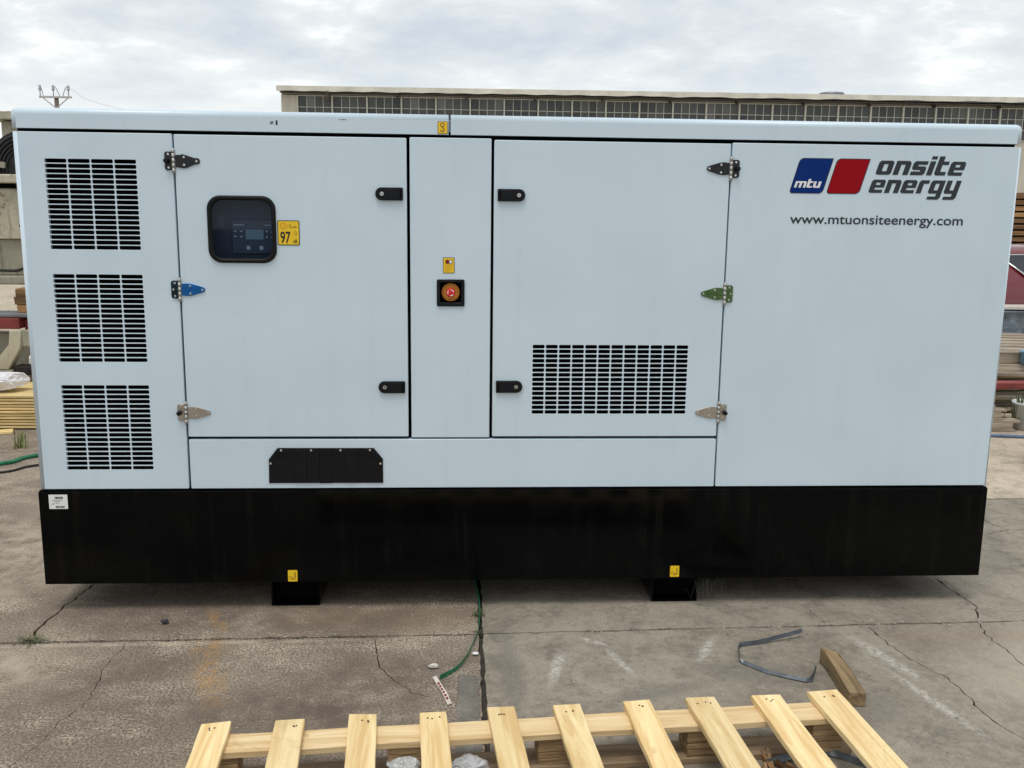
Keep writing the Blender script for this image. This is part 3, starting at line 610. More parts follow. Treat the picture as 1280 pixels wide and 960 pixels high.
# emergency stop and its instruction sticker
es = empty('emergency_stop'); es.parent = gen
plate('housing', rrect(1.586, 1.260, 1.695, 1.366, .006, 3), 'plastic', es, [rrect(1.599, 1.275, 1.682, 1.354, .003, 2)], y=-.007, thick=.0068, bev=.002)
box('cup', 1.594, 1.687, .024, .0265, 1.268, 1.358, 'core', es)
for a in ((1.594, 1.5975, 1.268, 1.358), (1.6835, 1.687, 1.268, 1.358)): box('cup_wall', a[0], a[1], .0005, .0235, a[2], a[3], 'plastic', es)
for a in ((1.268, 1.2715), (1.3545, 1.358)): box('cup_wall', 1.598, 1.683, .0005, .0235, a[0], a[1], 'plastic', es)
EC = (1.6405, 1.3145)
cyl('ring', (EC[0], .0235, EC[1]), (EC[0], .006, EC[1]), .0365, .0355, 'ring', es, 28, bev=.002)
bm = bmesh.new(); stroke(bm, [(EC[0]+.030*math.cos(R(a)), EC[1]+.030*math.sin(R(a))) for a in range(0, 360, 15)], .0022, .0054, True); from_bm('ring_print', bm, 'brownink', es)
cyl('stem', (EC[0], .006, EC[1]), (EC[0], -.006, EC[1]), .012, .012, 'btnred', es, 16)
cyl('push_button', (EC[0], -.004, EC[1]), (EC[0], -.018, EC[1]), .0185, .0160, 'btnred', es, 24, bev=.003)
bm = bmesh.new()
for k in range(3): stroke(bm, [(EC[0]+.0115*math.cos(R(a)), EC[1]+.0115*math.sin(R(a))) for a in range(15+120*k, 90+120*k, 12)], .0030, -.0184)
from_bm('twist_arrow', bm, 'white', es)
st = plate('stop_label', rrect(1.6105, 1.3900, 1.6555, 1.4515, .003, 2), 'ink', gen, y=-.0014, thick=.0012)
plate('yellow_field', rrect(1.6125, 1.3920, 1.6535, 1.4495, .002, 2), 'yellow', st, y=-.0020, thick=.0005)
plate('red_dot', [(1.6275+.0085*math.cos(R(a)), 1.4345+.0085*math.sin(R(a))) for a in range(0, 360, 24)], 'redink', st, y=-.0026, thick=.0004)
plate('hand_icon', [(1.640+.0075*math.cos(R(a)), 1.4345+.0075*math.sin(R(a))) for a in range(0, 360, 24)], 'white', st, y=-.0024, thick=.0002)
bm = bmesh.new(); stroke(bm, [(1.6395+.0078*math.cos(R(a)), 1.4345+.0078*math.sin(R(a))) for a in range(-140, 140, 20)], .0022, -.0028); from_bm('hand_outline', bm, 'redink', st)
print_rects('printed_lines', [(1.618, 1.420-i*.0072, 1.648-(i % 2)*.006, 1.4222-i*.0072) for i in range(4)], -.0024, 'orangeink', st)
# lifting sticker on the roof edge
st = plate('lifting_label', rrect(1.5905, 1.9200, 1.6290, 1.9660, .003, 2), 'brownink', gen, y=-.0022, thick=.001)
plate('yellow_field', rrect(1.5925, 1.9220, 1.6270, 1.9640, .002, 2), 'yellow', st, y=-.0030, thick=.0006)
bm = bmesh.new(); stroke(bm, [(1.6090+.0075*math.cos(R(a)), 1.9535+.0065*math.sin(R(a))) for a in range(0, 360, 30)], .0028, -.0034, True)
stroke(bm, [(1.6075, 1.9465), (1.6110, 1.9425), (1.6145, 1.9375), (1.6140, 1.9315), (1.6090, 1.9275), (1.6040, 1.9295), (1.6020, 1.9345)], .0036, -.0034); from_bm('hook_icon', bm, 'brownink', st)
# marker writing on the roof edge
wr = empty('marker_writing'); wr.parent = gen
text('lettering', '#', .9585, 1.9450, .0130, .0120, -.0016, 'ink', wr, .1, .02); text('lettering', '1', .9800, 1.9430, .0070, .0165, -.0016, 'ink', wr)
print_rects('scuff', [(1.215, 1.9655, 1.2480, 1.9668), (1.2270, 1.9668, 1.2410, 1.9676)], -.0016, 'greyv', wr)

# logo and web address
lg = empty('logo'); lg.parent = gen
def tile(x0, x1, z0, z1, sh, m, y, g=0):
    # corners: sharp top right, rounded elsewhere, leaning right
    f = lambda p: (p[0]+(p[1]-z0)*sh, p[1])
    return plate('logo_tile', [f(p) for p in rrect(x0-g, z0-g, x1+g, z1+g, .016, 6, (0, .017, .013, .017))], m, lg, y=y, thick=.0011)
for x0, x1, m_ in ((2.9725, 3.1035, 'blue'), (3.1215, 3.2515, 'red')):
    tile(x0, x1, 1.7165, 1.8500, .272, 'greyv', -.0012, .0016); tile(x0+.0012, x1-.0012, 1.7177, 1.8488, .272, m_, -.0018)
block_word('mtu', 2.9885, 1.7375, .1030, .0245, .30, -.0030, 'white', lg, .14)
block_word('onsite', 3.3120, 1.7915, .3520, .0545, .30, -.0012, 'greyv', lg)
block_word('energy', 3.2890, 1.7210, .3620, .0515, .30, -.0012, 'greyv', lg)
ad_ = empty('web_address'); ad_.parent = gen
text('lettering', 'www.mtuonsiteenergy.com', 2.9815, 1.5850, .7050, .0475, -.0012, 'greyv', ad_, 0, .012)
# barcode label and fork pocket stickers on the base
st = plate('barcode_label', rrect(.0400, .4390, .1130, .4980, .001, 1), 'white', gen, y=-.0116, thick=.0012)
rg = random.Random(3); rc = []
for z0, z1, a, b in ((.4805, .4895, .064, .094), (.4430, .4515, .066, .100)):
    x = a
    while x < b: wv = rg.choice((.0008, .0014, .002)); rc.append((x, z0, x+wv, z1)); x += wv+rg.choice((.0007, .0012))
print_rects('barcode', rc, -.0122, 'ink', st)
print_rects('printed_lines', [(.053, .4735, .092, .4748), (.060, .4680, .085, .4693), (.052, .4620, .062, .4632), (.066, .4620, .080, .4632), (.050, .4570, .060, .4582)], -.0122, 'greyv', st)
for a, b in ((.974, .123), (2.561, .127)):
    st = plate('fork_label', rrect(a, b, a+.0385, b+.0485, .003, 2), 'yellow', gen, y=-.0116, thick=.0012)
    bm = bmesh.new(); stroke(bm, [(a+.029, b+.041), (a+.029, b+.012), (a+.012, b+.010)], .0035, -.0122); stroke(bm, [(a+.006, b+.012), (a+.007, b+.022), (a+.015, b+.020), (a+.022, b+.013)], .002, -.0122); from_bm('forklift_icon', bm, 'brownink', st)

# ------------------------------------------------------------------ pallet in front
pal = tag(empty('pallet', (.918, -1.159, 0), R(4.0)), 'pale pine pallet with ten slats lying in front of the generator', 'pallet')
ca, sa = math.cos(R(4.0)), math.sin(R(4.0))
sl = [(.918, -1.159, .084), (1.132, -1.144, .086), (1.342, -1.129, .083), (1.55, -1.114, .081), (1.762, -1.100, .083), (1.962, -1.086, .084), (2.175, -1.071, .085), (2.380, -1.056, .093), (2.586, -1.042, .093), (2.778, -1.029, .100)]
def plank(name, x0, x1, y0, y1, z0, z1, m, parent, amp=.0015, n=10, along='y', bev=.0018, endj=.003):
    """board with its own origin at its middle, slightly wavy edges and rough ends"""
    lx, ly, lz = x1-x0, y1-y0, z1-z0; bm = bmesh.new(); prev = None; L_ = ly if along == 'y' else lx; w_ = lx if along == 'y' else ly
    rings = []
    for k in range(n+1):
        t = (k/n-.5)*L_; o1, o2 = rng.gauss(0, amp), rng.gauss(0, amp); oz = rng.gauss(0, amp*.5)
        c = []
        for (a, b) in ((-w_/2+o1+bev, -lz/2), (-w_/2+o1, -lz/2+bev), (-w_/2+o1, lz/2-bev), (-w_/2+o1+bev, lz/2), (w_/2+o2-bev, lz/2), (w_/2+o2, lz/2-bev), (w_/2+o2, -lz/2+bev), (w_/2+o2-bev, -lz/2)):
            e_ = rng.gauss(0, endj) if k in (0, n) else 0
            c.append((a, t+e_, b+oz) if along == 'y' else (t+e_, a, b+oz))
        rings.append([bm.verts.new(p) for p in c])
    for a, b in zip(rings, rings[1:]):
        for k in range(8): bm.faces.new((a[k], a[(k+1) % 8], b[(k+1) % 8], b[k]))
    bm.faces.new(rings[0]); bm.faces.new(rings[-1])
    o = from_bm(name, bm, m, parent); o.location = ((x0+x1)/2, (y0+y1)/2, (z0+z1)/2); return o
for i, (x, y, wd) in enumerate(sl):
    lx = (x-.918)*ca+(y+1.159)*sa; yj = rng.uniform(-.006, .006); dz = rng.uniform(-.0015, .0015)
    s = plank('slat', lx, lx+wd, -1.17, yj, .1255+abs(dz), .146+abs(dz), 'pine', pal, amp=.0006, n=16, endj=.0045)
    s.rotation_euler = (0, 0, R(rng.uniform(-.5, .3)-.2))
    for k in range(3):
        nx, ny = rng.uniform(-.022, .022), 1.17/2-.036+rng.uniform(-.008, .008)
        cyl('nail', (nx, ny, .0085), (nx, ny, .0117), .0029, .0029, 'nail', s, 8)
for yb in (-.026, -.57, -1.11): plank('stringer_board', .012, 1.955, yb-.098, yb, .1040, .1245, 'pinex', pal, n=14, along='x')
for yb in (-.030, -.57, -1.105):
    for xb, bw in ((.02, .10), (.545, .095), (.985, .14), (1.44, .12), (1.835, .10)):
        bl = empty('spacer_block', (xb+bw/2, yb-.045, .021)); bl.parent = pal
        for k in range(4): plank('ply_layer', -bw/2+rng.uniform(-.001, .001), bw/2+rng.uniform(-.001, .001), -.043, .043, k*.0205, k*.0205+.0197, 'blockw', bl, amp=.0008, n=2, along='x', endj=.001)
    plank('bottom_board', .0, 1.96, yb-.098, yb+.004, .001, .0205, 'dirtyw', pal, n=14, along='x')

# ------------------------------------------------------------------ litter on the ground
def crumple(name, loc, size, m, seed, parent=None, sub=4):
    rg = random.Random(seed); bm = bmesh.new(); bmesh.ops.create_icosphere(bm, subdivisions=sub, radius=1)
    ds = [(Vector((rg.gauss(0, 1), rg.gauss(0, 1), rg.gauss(0, 1))).normalized(), rg.uniform(.62, .96)) for _ in range(60)]
    for v in bm.verts:
        p = v.co.copy()
        for d, c in ds:
            k = p.dot(d)
            if k > c: p -= d*(k-c)*1.25
        p += Vector((rg.gauss(0, .012), rg.gauss(0, .012), rg.gauss(0, .012)))
        v.co = Vector((p.x*size[0], p.y*size[1], p.z*size[2]))
    lo = min(v.co.z for v in bm.verts)
    for v in bm.verts: v.co.z -= lo
    o = from_bm(name, bm, m, parent); o.location = loc; return o
tag(crumple('plastic_bag', (1.515, -1.225, .001), (.065, .06, .045), 'film' if 'film' in M else mat_film(), 5), 'small crumpled clear plastic bag under the pallet, left of the other one', 'plastic bag', 'clear bags under the pallet')
tag(crumple('plastic_bag', (1.705, -1.245, .001), (.085, .06, .050), mat_film(), 9), 'wider crumpled clear plastic bag under the middle pallet slats', 'plastic bag', 'clear bags under the pallet')
# green strapping band running out from under the generator
pts = smoothpts([(1.735, .62, .002), (1.742, .40, .003), (1.748, .243, .012), (1.757, .08, .020), (1.760, -.058, .018), (1.757, -.16, .012), (1.750, -.25, .010), (1.731, -.36, .012), (1.706, -.47, .012), (1.668, -.565, .010), (1.608, -.634, .010)], 5)
tag(ribbon('green_strap', pts, [(.35, 0, 1) if p.y > -.2 else (.2, .2, 1) for p in pts], .017, .0012, 'strapg'), 'green plastic strapping band curling out from under the generator', 'strap')
tp = tag(empty('tape_strip', (1.588, -.622, .0)), 'short white tape strip with red print beside the green band end', 'tape')
ribbon('tape', [(0, 0, .008), (.018, -.055, .006), (.036, -.115, .009), (.056, -.188, .004)], (1, .3, .25), .015, .0008, 'tapew', tp)
for a_ in (.25, .36, .47, .58, .69, .80): ribbon('red_print', [(.056*a_, -.188*a_, .0090), (.056*(a_+.06), -.188*(a_+.06), .0090)], (1, .3, .25), .007, .0008, 'redink', tp)
tag(crumple('paper_scrap', (1.582, -.548, .001), (.024, .013, .012), 'paper', 4, sub=3), 'crumpled pale paper scrap near the green band end', 'paper')
tag(crumple('foam_scrap', (1.737, -.452, .0055), (.018, .012, .006), 'white', 14, sub=2), 'small white scrap in the joint beside the green band', 'scrap')
tag(crumple('slate_chip', (.507, -.138, .001), (.024, .02, .013), 'chipd', 21, sub=1), 'small dark chip lying on the left slab', 'chip')
# bent steel strap
bp = [(3.018, -.336, .030), (2.965, -.352, .024), (2.887, -.374, .016), (2.82, -.392, .010), (2.765, -.405, .010), (2.750, -.412, .010), (2.736, -.44, .010), (2.722, -.50, .010), (2.713, -.535, .009), (2.722, -.548, .008), (2.791, -.624, .006), (2.850, -.662, .008), (2.907, -.692, .008), (2.925, -.692, .010), (2.948, -.655, .013), (2.972, -.612, .018)]
ub = [(0, .3, 1)]*8+[(.0, .6, 1)]+[(.35, .75, .5)]*5+[(.2, .5, 1)]*2
tag(ribbon('bent_strap', bp, ub, .0155, .0022, 'strapd'), 'bent blue grey steel strap lying on the concrete near the timber offcut', 'strap')
tag(ribbon('bent_strap', [(2.60, -1.205, .012), (2.70, -1.175, .020), (2.79, -1.155, .014), (2.815, -1.155, .012), (2.86, -1.185, .010), (2.93, -1.25, .010), (3.0, -1.33, .010)], (.0, .7, .6), .020, .0022, 'strapd'), 'dark steel strap lying under the pallet beside splintered wood', 'strap')
# timber offcut
bm = bmesh.new()
pf = [(-.004, 0), (.042, 0), (.042, .052), (-.004, .052)]
def ring(p, dirx, w0, h0, sk): return [bm.verts.new((p[0]+dirx[0]*a*w0, p[1]+dirx[1]*a*w0, z*h0+.001)) for a, z in ((0, 0), (1, 0), (1, 1), (0, 1))]
rs = [ring((3.008, -.548), (.86, -.30), .020, .060, 0), ring((3.012, -.585), (.93, -.25), .050, .063, 0), ring((3.004, -.70), (.97, -.2), .056, .057, 0), ring((2.990, -.862), (.98, -.15), .058, .050, 0)]
for a, b in zip(rs, rs[1:]):
    for k in range(4): bm.faces.new((a[k], a[(k+1) % 4], b[(k+1) % 4], b[k]))
bm.faces.new(rs[0]); bm.faces.new(rs[-1]); bmesh.ops.bevel(bm, geom=bm.edges[:], offset=.002, segments=1, affect='EDGES')
tag(from_bm('timber_offcut', bm, 'oldw'), 'weathered brown timber offcut lying beyond the right end of the pallet', 'timber')
# splintered wood
sp = tag(empty('splintered_wood', (2.60, -1.15, 0)), 'splintered reddish wood scrap between the right pallet slats', 'wood scrap')
for k, (a, b, l, wd, rz) in enumerate(((0, 0, .10, .018, .1), (.022, .018, .09, .016, -.15), (.030, -.055, .08, .02, .4), (-.01, -.06, .07, .015, -.2), (.05, -.07, .06, .012, .7))):
    bm = bmesh.new(); bm_box(bm, -wd/2, wd/2, -l, .0, .001, .020)
    for v in bm.verts:
        if v.co.y > -.01: v.co.x *= rng.uniform(.3, 1); v.co.y += rng.uniform(-.012, .012); v.co.z += rng.uniform(.0, .012)
    o = from_bm('splinter', bm, ('brownw', 'blockw')[k % 2], sp); o.location = (a, b, .0); o.rotation_euler = (.1, 0, rz)
# grit scattered over the slabs
bm = bmesh.new(); rg = random.Random(11)
for i in range(420):
    x, y = rg.uniform(-.6, 4.4), rg.uniform(-1.7, .35); s = rg.uniform(.0012, .0038)*(1.6 if rg.random() < .06 else 1)
    if rg.random() < .35: y = (jl(x) if x < 1.75 else jr(x))+rg.gauss(0, .02)
    r_ = bmesh.ops.create_icosphere(bm, subdivisions=1, radius=s); 
    for v in r_['verts']: v.co = Vector((v.co.x*rg.uniform(.7, 1.5)+x, v.co.y+y, v.co.z*.6+s*.5))
tag(from_bm('grit', bm, 'grit'), 'pale grit scattered over the concrete slabs', 'grit', kind='stuff')
def weed(name, loc, h, n, spread, m, label, seed, wd=.004, cat='weed', droop=.3):
    rg = random.Random(seed); bm = bmesh.new()
    for i in range(n):
        a = rg.uniform(0, 6.283); b = Vector((rg.gauss(0, spread*.35), rg.gauss(0, spread*.18), 0)); d = Vector((math.cos(a)*spread*rg.random(), math.sin(a)*spread*rg.random(), h*rg.uniform(.4, 1)))
        s = Vector((-math.sin(a), math.cos(a), 0))*wd*rg.uniform(.6, 1.3); md = b+d*.55+Vector((0, 0, h*.12)); tip = b+d+Vector((d.x*droop, d.y*droop, -abs(d.z)*.1))
        v = [bm.verts.new(p) for p in (b-s*.5, b+s*.5, md+s*.5, md-s*.5, tip)]; bm.faces.new(v[:4]); bm.faces.new((v[3], v[2], v[4]))
    o = from_bm(name, bm, m); o.location = loc
    return tag(o, label, cat)
weed('weed', (.045, -.275, -.015), .035, 120, .055, 'leaf', 'low green weed in the joint at the left crack', 1)
weed('weed', (1.754, -.10, -.015), .05, 46, .03, 'leaf', 'thin weed beside the green band in the slab joint', 2, .003)
weed('weed', (1.752, -.25, -.015), .03, 50, .03, 'leaf', 'weed tuft where the two slab joints cross', 6, .003)
weed('weed', (1.10, jl(1.1), -.015), .022, 60, .07, 'leaf', 'sparse weed along the left cross joint behind the pallet', 3, .003)
weed('weed', (-1.30, 2.714, -.002), .16, 22, .08, 'leaf2', 'small upright weed beside the yellow slat pile', 4, .009)
weed('dry_weed', (2.71, -.028, .03), .13, 60, .07, 'dryleaf', 'dry wispy weed at the right fork pocket', 5, .0011, 'weed', .2)

# ------------------------------------------------------------------ left background
def thing(name, label, cat, loc=(0, 0, 0), group=None): return tag(empty(name, loc), label, cat, group)
mc = thing('site_machine', 'cream site machine with bolted side panel behind the generator', 'machine', (-2.6, 4.6, 0))
box('post', .26, .50, .55, .72, 1.596, 2.34, 'cream', mc, .01)
box('top_plate', -.3, .62, .45, .80, 2.345, 2.415, 'cream', mc, .008)
box('deck', -1.2, 1.3, -.10, .02, 1.792, 1.865, 'cream', mc, .012)
box('deck_gap', -1.19, 1.29, -.05, .015, 1.755, 1.790, 'core', mc)
sp_ = box('side_panel', -1.18, 1.28, -.02, .02, 1.335, 1.752, 'cream', mc, .006)
for x, z in ((.62, 1.64), (.66, 1.625), (.635, 1.475), (.605, 1.445), (.3, 1.64), (.3, 1.46)): cyl('bolt', (x, -.02, z), (x, -.028, z), .009, .007, 'nail', sp_, 8)
tube('latch_rod', [(.62, -.025, 1.63), (.625, -.028, 1.55), (.61, -.025, 1.455)], .003, 'nail', sp_)
box('floor', -1.18, 1.28, .025, 1.1, 1.565, 1.595, 'creamd', mc)
box('lower_panel', -1.16, 1.26, .02, 1.05, 1.03, 1.332, 'creamd', mc, .006)
box('bumper', -1.2, 1.3, -.06, .30, .955, 1.028, 'creamd', mc, .012)
box('chassis', .66, 1.25, .12, .9, .50, .95, 'rope', mc, .01)
tube('cable', smoothpts([(-.1, -.03, 1.10), (.50, -.03, 1.07), (.62, -.03, 1.09), (.80, -.03, 1.085)]), .012, 'rope', mc)
for x in (-1.0, 1.15): box('leg', x-.06, x+.06, .5, .62, .0, .953, 'creamd', mc, .008)
rl = thing('cable_reel', 'black cable reel standing on the deck of the cream machine', 'reel', (-1.98, 4.9, 1.597))
RR = .32
for y in (-.12, .12): cyl('flange', (0, y-.012, RR), (0, y+.012, RR), RR, RR, 'rope', rl, 40)
for k in range(5):
    r_ = .17+.028*k
    for y in (-.136-.004*k,): tube('cable_turn', [(r_*math.cos(R(a)), y, RR+r_*math.sin(R(a))) for a in range(0, 360, 10)], .011, 'rope', rl, True)
cyl('drum', (0, -.107, RR), (0, .107, RR), .20, .20, 'rope', rl, 30)
bk = box('bracket_arm', -.75, -.20, -.19, -.165, RR-.02, RR+.03, 'creamd', rl)
bk.rotation_euler = (0, .12, 0)
# red beam with timber blocks
bt = thing('red_beam', 'faded red steel beam under the cream machine', 'beam', (-2.2, 4.35, 0))
box('beam', -.8, .28, -.1, .1, .615, .705, 'redst', bt, .006); box('beam_arm', .285, .75, -.02, .1, .600, .69, 'redst', bt, .006)
for x in (-.7, .7): box('beam_leg', x-.04, x+.04, -.04, .04, 0, .60, 'redst', bt, .004)
box('cover_sheet', -.79, .74, -.09, .12, .708, .745, 'cowl', bt, .01)
for k in range(3):
    zb = .747+k*.066; x0 = -1.945+(.005, -.012, .002)[k]
    tag(plank('timber_block', x0, x0+.17, 4.28, 4.44, zb, zb+.064, 'brownw', None, n=3, along='x'), 'square brown timber block, %s of three on the red beam' % ('lowest', 'middle one', 'topmost')[k], 'timber', 'timber blocks on the red beam')
sup = thing('support_leg', 'bent cream steel support leg below the red beam', 'support', (-1.95, 4.0, 0))
plate('strut', [(-.30, .32), (.03, .32), (.135, .50), (.135, .635), (.06, .635), (.045, .52), (-.09, .36), (-.30, .36)], 'cream', sup, y=0, thick=.10, bev=.006)
plate('strut_rib', [(.137, .50), (.30, .50), (.30, .632), (.137, .632)], 'creamd', sup, y=.03, thick=.07, bev=.004)
box('foot_beam', -.5, .06, .0, .14, .0, .318, 'creamd', sup, .006); box('dark_bar', .062, .5, .02, .14, .27, .345, 'rope', sup, .01); box('hub', .20, .32, -.03, .02, .36, .44, 'whitep', sup, .02)
lw = box('low_wall', -4.4, -.6, 4.45, 4.6, -.001, .56, 'creamd', None, .01); tag(lw, 'low dull concrete wall behind the cream support leg', 'wall')
# pile of yellow slats with a white sheet on it
pl = thing('slat_pile', 'neat pile of thin yellow timber slats behind the left corner', 'timber pile', (-2.02, 3.25, 0))
for k in range(11):
    zb = .012+k*.0225
    for r_ in range(2): plank('slat', -.65+rng.uniform(-.02, .02), .80+rng.uniform(-.02, .02), r_*.30+rng.uniform(-.01, .01), r_*.30+.27, zb, zb+.0165, 'yelw', pl, n=4, along='x', endj=.004)
    if k < 10:
        for xs_ in (-.5, .15, .7): plank('spacer', xs_, xs_+.03, .03, .56, zb+.0168, zb+.0222, 'brownw', pl, n=2, along='y')
tag(crumple('plastic_sheet', (-1.72, 3.42, .262), (.24, .15, .10), 'whitebag', 31), 'crumpled white plastic sheet on top of the yellow slat pile', 'plastic sheet')
tag(crumple('black_bag', (-2.12, 3.45, .262), (.16, .15, .15), 'rubber', 33), 'black plastic bag beside the white sheet on the slat pile', 'bag')
o = plank('loose_board', -.6, .12, 0, .09, 0, .02, 'yelw', None, n=4, along='x'); o.location = (-1.87, 3.02, .012); o.rotation_euler = (0, 0, .40); tag(o, 'loose yellow board on the ground before the slat pile', 'board')
tag(tube('garden_hose', smoothpts([(-2.6, 1.9, .012), (-1.8, 2.02, .012), (-1.223, 2.262, .012), (-1.093, 2.458, .012), (-.6, 2.75, .012), (0, 2.9, .012)]), .0135, 'strapg'), 'green hose on the ground at the left of the generator', 'hose')
tag(tube('black_cable', smoothpts([(-2.4, 1.75, .008), (-1.7, 1.92, .008), (-1.138, 2.076, .008), (-.992, 2.241, .008), (-.5, 2.5, .008), (0, 2.6, .008)]), .007, 'rope'), 'thin black cable beside the green hose', 'cable')

# ------------------------------------------------------------------ right background
ps = thing('pallet_stack', 'stack of weathered pallets on the ground beyond the right corner', 'pallet stack', (5.45, 3.15, 0))
for k in range(3):
    z0 = .002+k*.088
    for yb in (0, .45, .9): box('bearer', -.35, .46-k*.10, yb, yb+.07, z0+.0165, z0+.068, 'greyw', ps, .003)
    for b_ in range(7): plank('board', -.36, .50-k*.10+rng.uniform(-.02, .02), b_*.145, b_*.145+.095, z0+.0685, z0+.0865, 'greyw', ps, n=4, along='x')
    for b_ in range(3): plank('bottom_board', -.36, .47-k*.10, b_*.42, b_*.42+.09, z0, z0+.016, 'greyw', ps, n=4, along='x')
rb = tag(box('red_channel', 5.2, 6.6, 3.5, 3.62, .268, .318, 'redst', None, .005), 'dark red steel channel lying across the pallet stack', 'steel channel')
lp = thing('plank_heap', 'loose heap of pale planks behind the pallet stack', 'plank heap', (5.9, 4.2, 0))
for k in range(14):
    lev = k//4; o = plank('plank', -.8, .8, -.05, .05, 0, .028, ('greyw', 'greyw', 'yelw', 'brownw')[k % 4], lp, n=5, along='x')
    o.location = (rng.uniform(-.1, .35), -.32+(k % 4)*.17+rng.uniform(-.02, .02), .02+lev*.10+rng.uniform(0, .015)); o.rotation_euler = (rng.uniform(-.05, .05), rng.uniform(-.04, .04), rng.uniform(-.25, .22))
for k in range(3): box('bearer', -.6, .9, -.30+.2*k, -.22+.2*k, .345, .40, 'greyw', lp, .003)
wp = thing('old_pallet', 'grey weathered pallet lying on the plank heap', 'pallet', (5.9, 4.0, .405))
for yb in (0, .4, .8): box('bearer', -.4, .9, yb, yb+.06, .0165, .075, 'greyw', wp, .003)
for b_ in range(7): plank('slat', -.4, .9, b_*.13, b_*.13+.09, .0755, .092, 'greyw', wp, n=4, along='x')
for b_ in range(3): plank('bottom_slat', -.4, .9, b_*.39, b_*.39+.09, 0, .016, 'greyw', wp, n=4, along='x')
wp.rotation_euler = (R(4), 0, R(-6))
dr = thing('metal_drum', 'stained blue grey steel drum behind the planks', 'drum', (7.05, 5.45, 0))
def lathe(name, prof, m, parent, n=36):
    bm = bmesh.new(); rings = [[bm.verts.new((r*math.cos(2*math.pi*k/n), r*math.sin(2*math.pi*k/n), z)) for k in range(n)] for r, z in prof]
    for a, b in zip(rings, rings[1:]):
        for k in range(n): bm.faces.new((a[k], a[(k+1) % n], b[(k+1) % n], b[k]))
    bm.faces.new(rings[0]); bm.faces.new(rings[-1]); return from_bm(name, bm, m, parent, True)
lathe('shell', [(.285, .001), (.295, .01), (.29, .03), (.29, .24), (.30, .255), (.29, .27), (.29, .48), (.30, .495), (.29, .51), (.29, .70), (.297, .715), (.285, .72), (.27, .712)], 'drum', dr)
cyl('bung', (.15, -.05, .712), (.15, -.05, .725), .03, .03, 'cowl', dr, 14)
tag(plank('pale_board', 6.5, 8.2, 5.25, 5.5, .7255, .752, 'tapew', None, n=5, along='x'), 'pale board laid over the steel drum', 'board')
bk = thing('white_pail', 'white plastic pail with a weed in it beside the pallet stack', 'pail', (6.10, 3.25, 0))
lathe('shell', [(.11, .001), (.13, .20), (.137, .20), (.137, .215), (.128, .215), (.122, .03)], 'whitep', bk)
w2 = weed('pail_weed', (6.09, 3.25, .06), .33, 60, .16, 'leaf', 'leafy green weed growing from the white pail', 15, .010)
bp_ = thing('blue_pail', 'pale blue plastic pail standing on the plank heap', 'pail', (6.42, 3.88, .41))
lathe('shell', [(.05, .001), (.06, .10), (.065, .10), (.065, .11), (.058, .11), (.053, .01)], 'bluep', bp_, 24)
tag(tube('blue_hose', smoothpts([(5.2, 3.02, .012), (5.7, 2.98, .012), (5.95, 2.95, .012), (6.3, 3.05, .012), (6.6, 3.3, .012)]), .013, 'bluehose'), 'blue grey hose on the ground along the pallet stack', 'hose')
bx = thing('black_bin', 'black plastic bin at the right edge of the yard', 'bin', (5.735, 2.05, 0))
lathe('shell', [(.26, .001), (.30, .30), (.315, .30), (.315, .33), (.29, .33), (.27, .05)], 'rubber', bx)
ts = thing('timber_stack', 'tall brown stack of sawn timber behind the red car', 'timber stack', (10.4, 9.6, 0))
for k in range(22):
    zb = .05+k*.086
    for b_ in range(4): plank('board', -1.6+rng.uniform(-.05, .05), 1.4, b_*.2, b_*.2+.17, zb, zb+.060, 'brownw', ts, n=3, along='x')
    for xs_ in (-1.4, -.6, .3, 1.2): box('sticker', xs_, xs_+.05, 0, .76, zb+.0605, zb+.0855, 'brownw', ts)
# red car, mostly hidden: side on, its tail behind the generator
car = thing('red_car', 'maroon car parked behind the generator, seen at the right edge', 'car', (6.0, 6.45, 0))
stn = [(-.02, .36, .80, .62, .82, .60), (.05, .26, .90, .78, .93, .66), (.30, .22, .98, .83, 1.01, .66), (.62, .20, 1.00, .85, 1.22, .60), (.95, .20, 1.00, .86, 1.285, .60), (1.6, .20, .99, .86, 1.31, .61), (2.2, .20, .97, .86, 1.28, .60), (2.6, .20, .95, .86, 1.12, .63), (2.95, .20, .93, .85, .955, .68), (3.6, .22, .86, .83, .88, .68), (4.05, .26, .76, .76, .78, .62), (4.18, .36, .62, .62, .64, .55)]
bm = bmesh.new(); rings = []
for (x, zb, zs, hw, zr, rw) in stn:
    half = [(hw*.86, zb), (hw*.97, zb+.10), (hw, zb+(zs-zb)*.5), (hw*.985, zs-.06), (hw*.93, zs), (rw+.03, zs+(zr-zs)*.80), (rw*.92, zr), (rw*.4, zr+.015)]
    rings.append([bm.verts.new((x, -a, z)) for a, z in half]+[bm.verts.new((x, a, z)) for a, z in reversed(half)])
for a, b in zip(rings, rings[1:]):
    for k in range(16): bm.faces.new((a[k], a[(k+1) % 16], b[(k+1) % 16], b[k]))
bm.faces.new(rings[0]); bm.faces.new(rings[-1]); body = from_bm('body', bm, 'carred', car, True)
def side_win(name, pts, m, off=.022, trim=True):
    def yy(z): return -(.86*.93+(.63-.86*.93)*(z-.99)/(1.235-.99))-off
    for s in (1, -1):
        bm = bmesh.new(); f = [bm.verts.new((x, s*yy(z), z)) for x, z in pts]; bm.faces.new(f)
        r_ = bmesh.ops.extrude_face_region(bm, geom=bm.faces[:]); [setattr(v, 'co', v.co+Vector((0, -s*.02*-1, 0))) for v in r_['geom'] if isinstance(v, bmesh.types.BMVert)]
        g = from_bm(name, bm, m, car)
        if trim: tube('window_trim', [(x, s*(yy(z)-.004), z) for x, z in pts], .011, 'chrome', g, True, 2)
side_win('side_window', [(1.16, 1.225), (1.42, 1.015), (1.72, 1.012), (1.70, 1.238)], 'carglass')
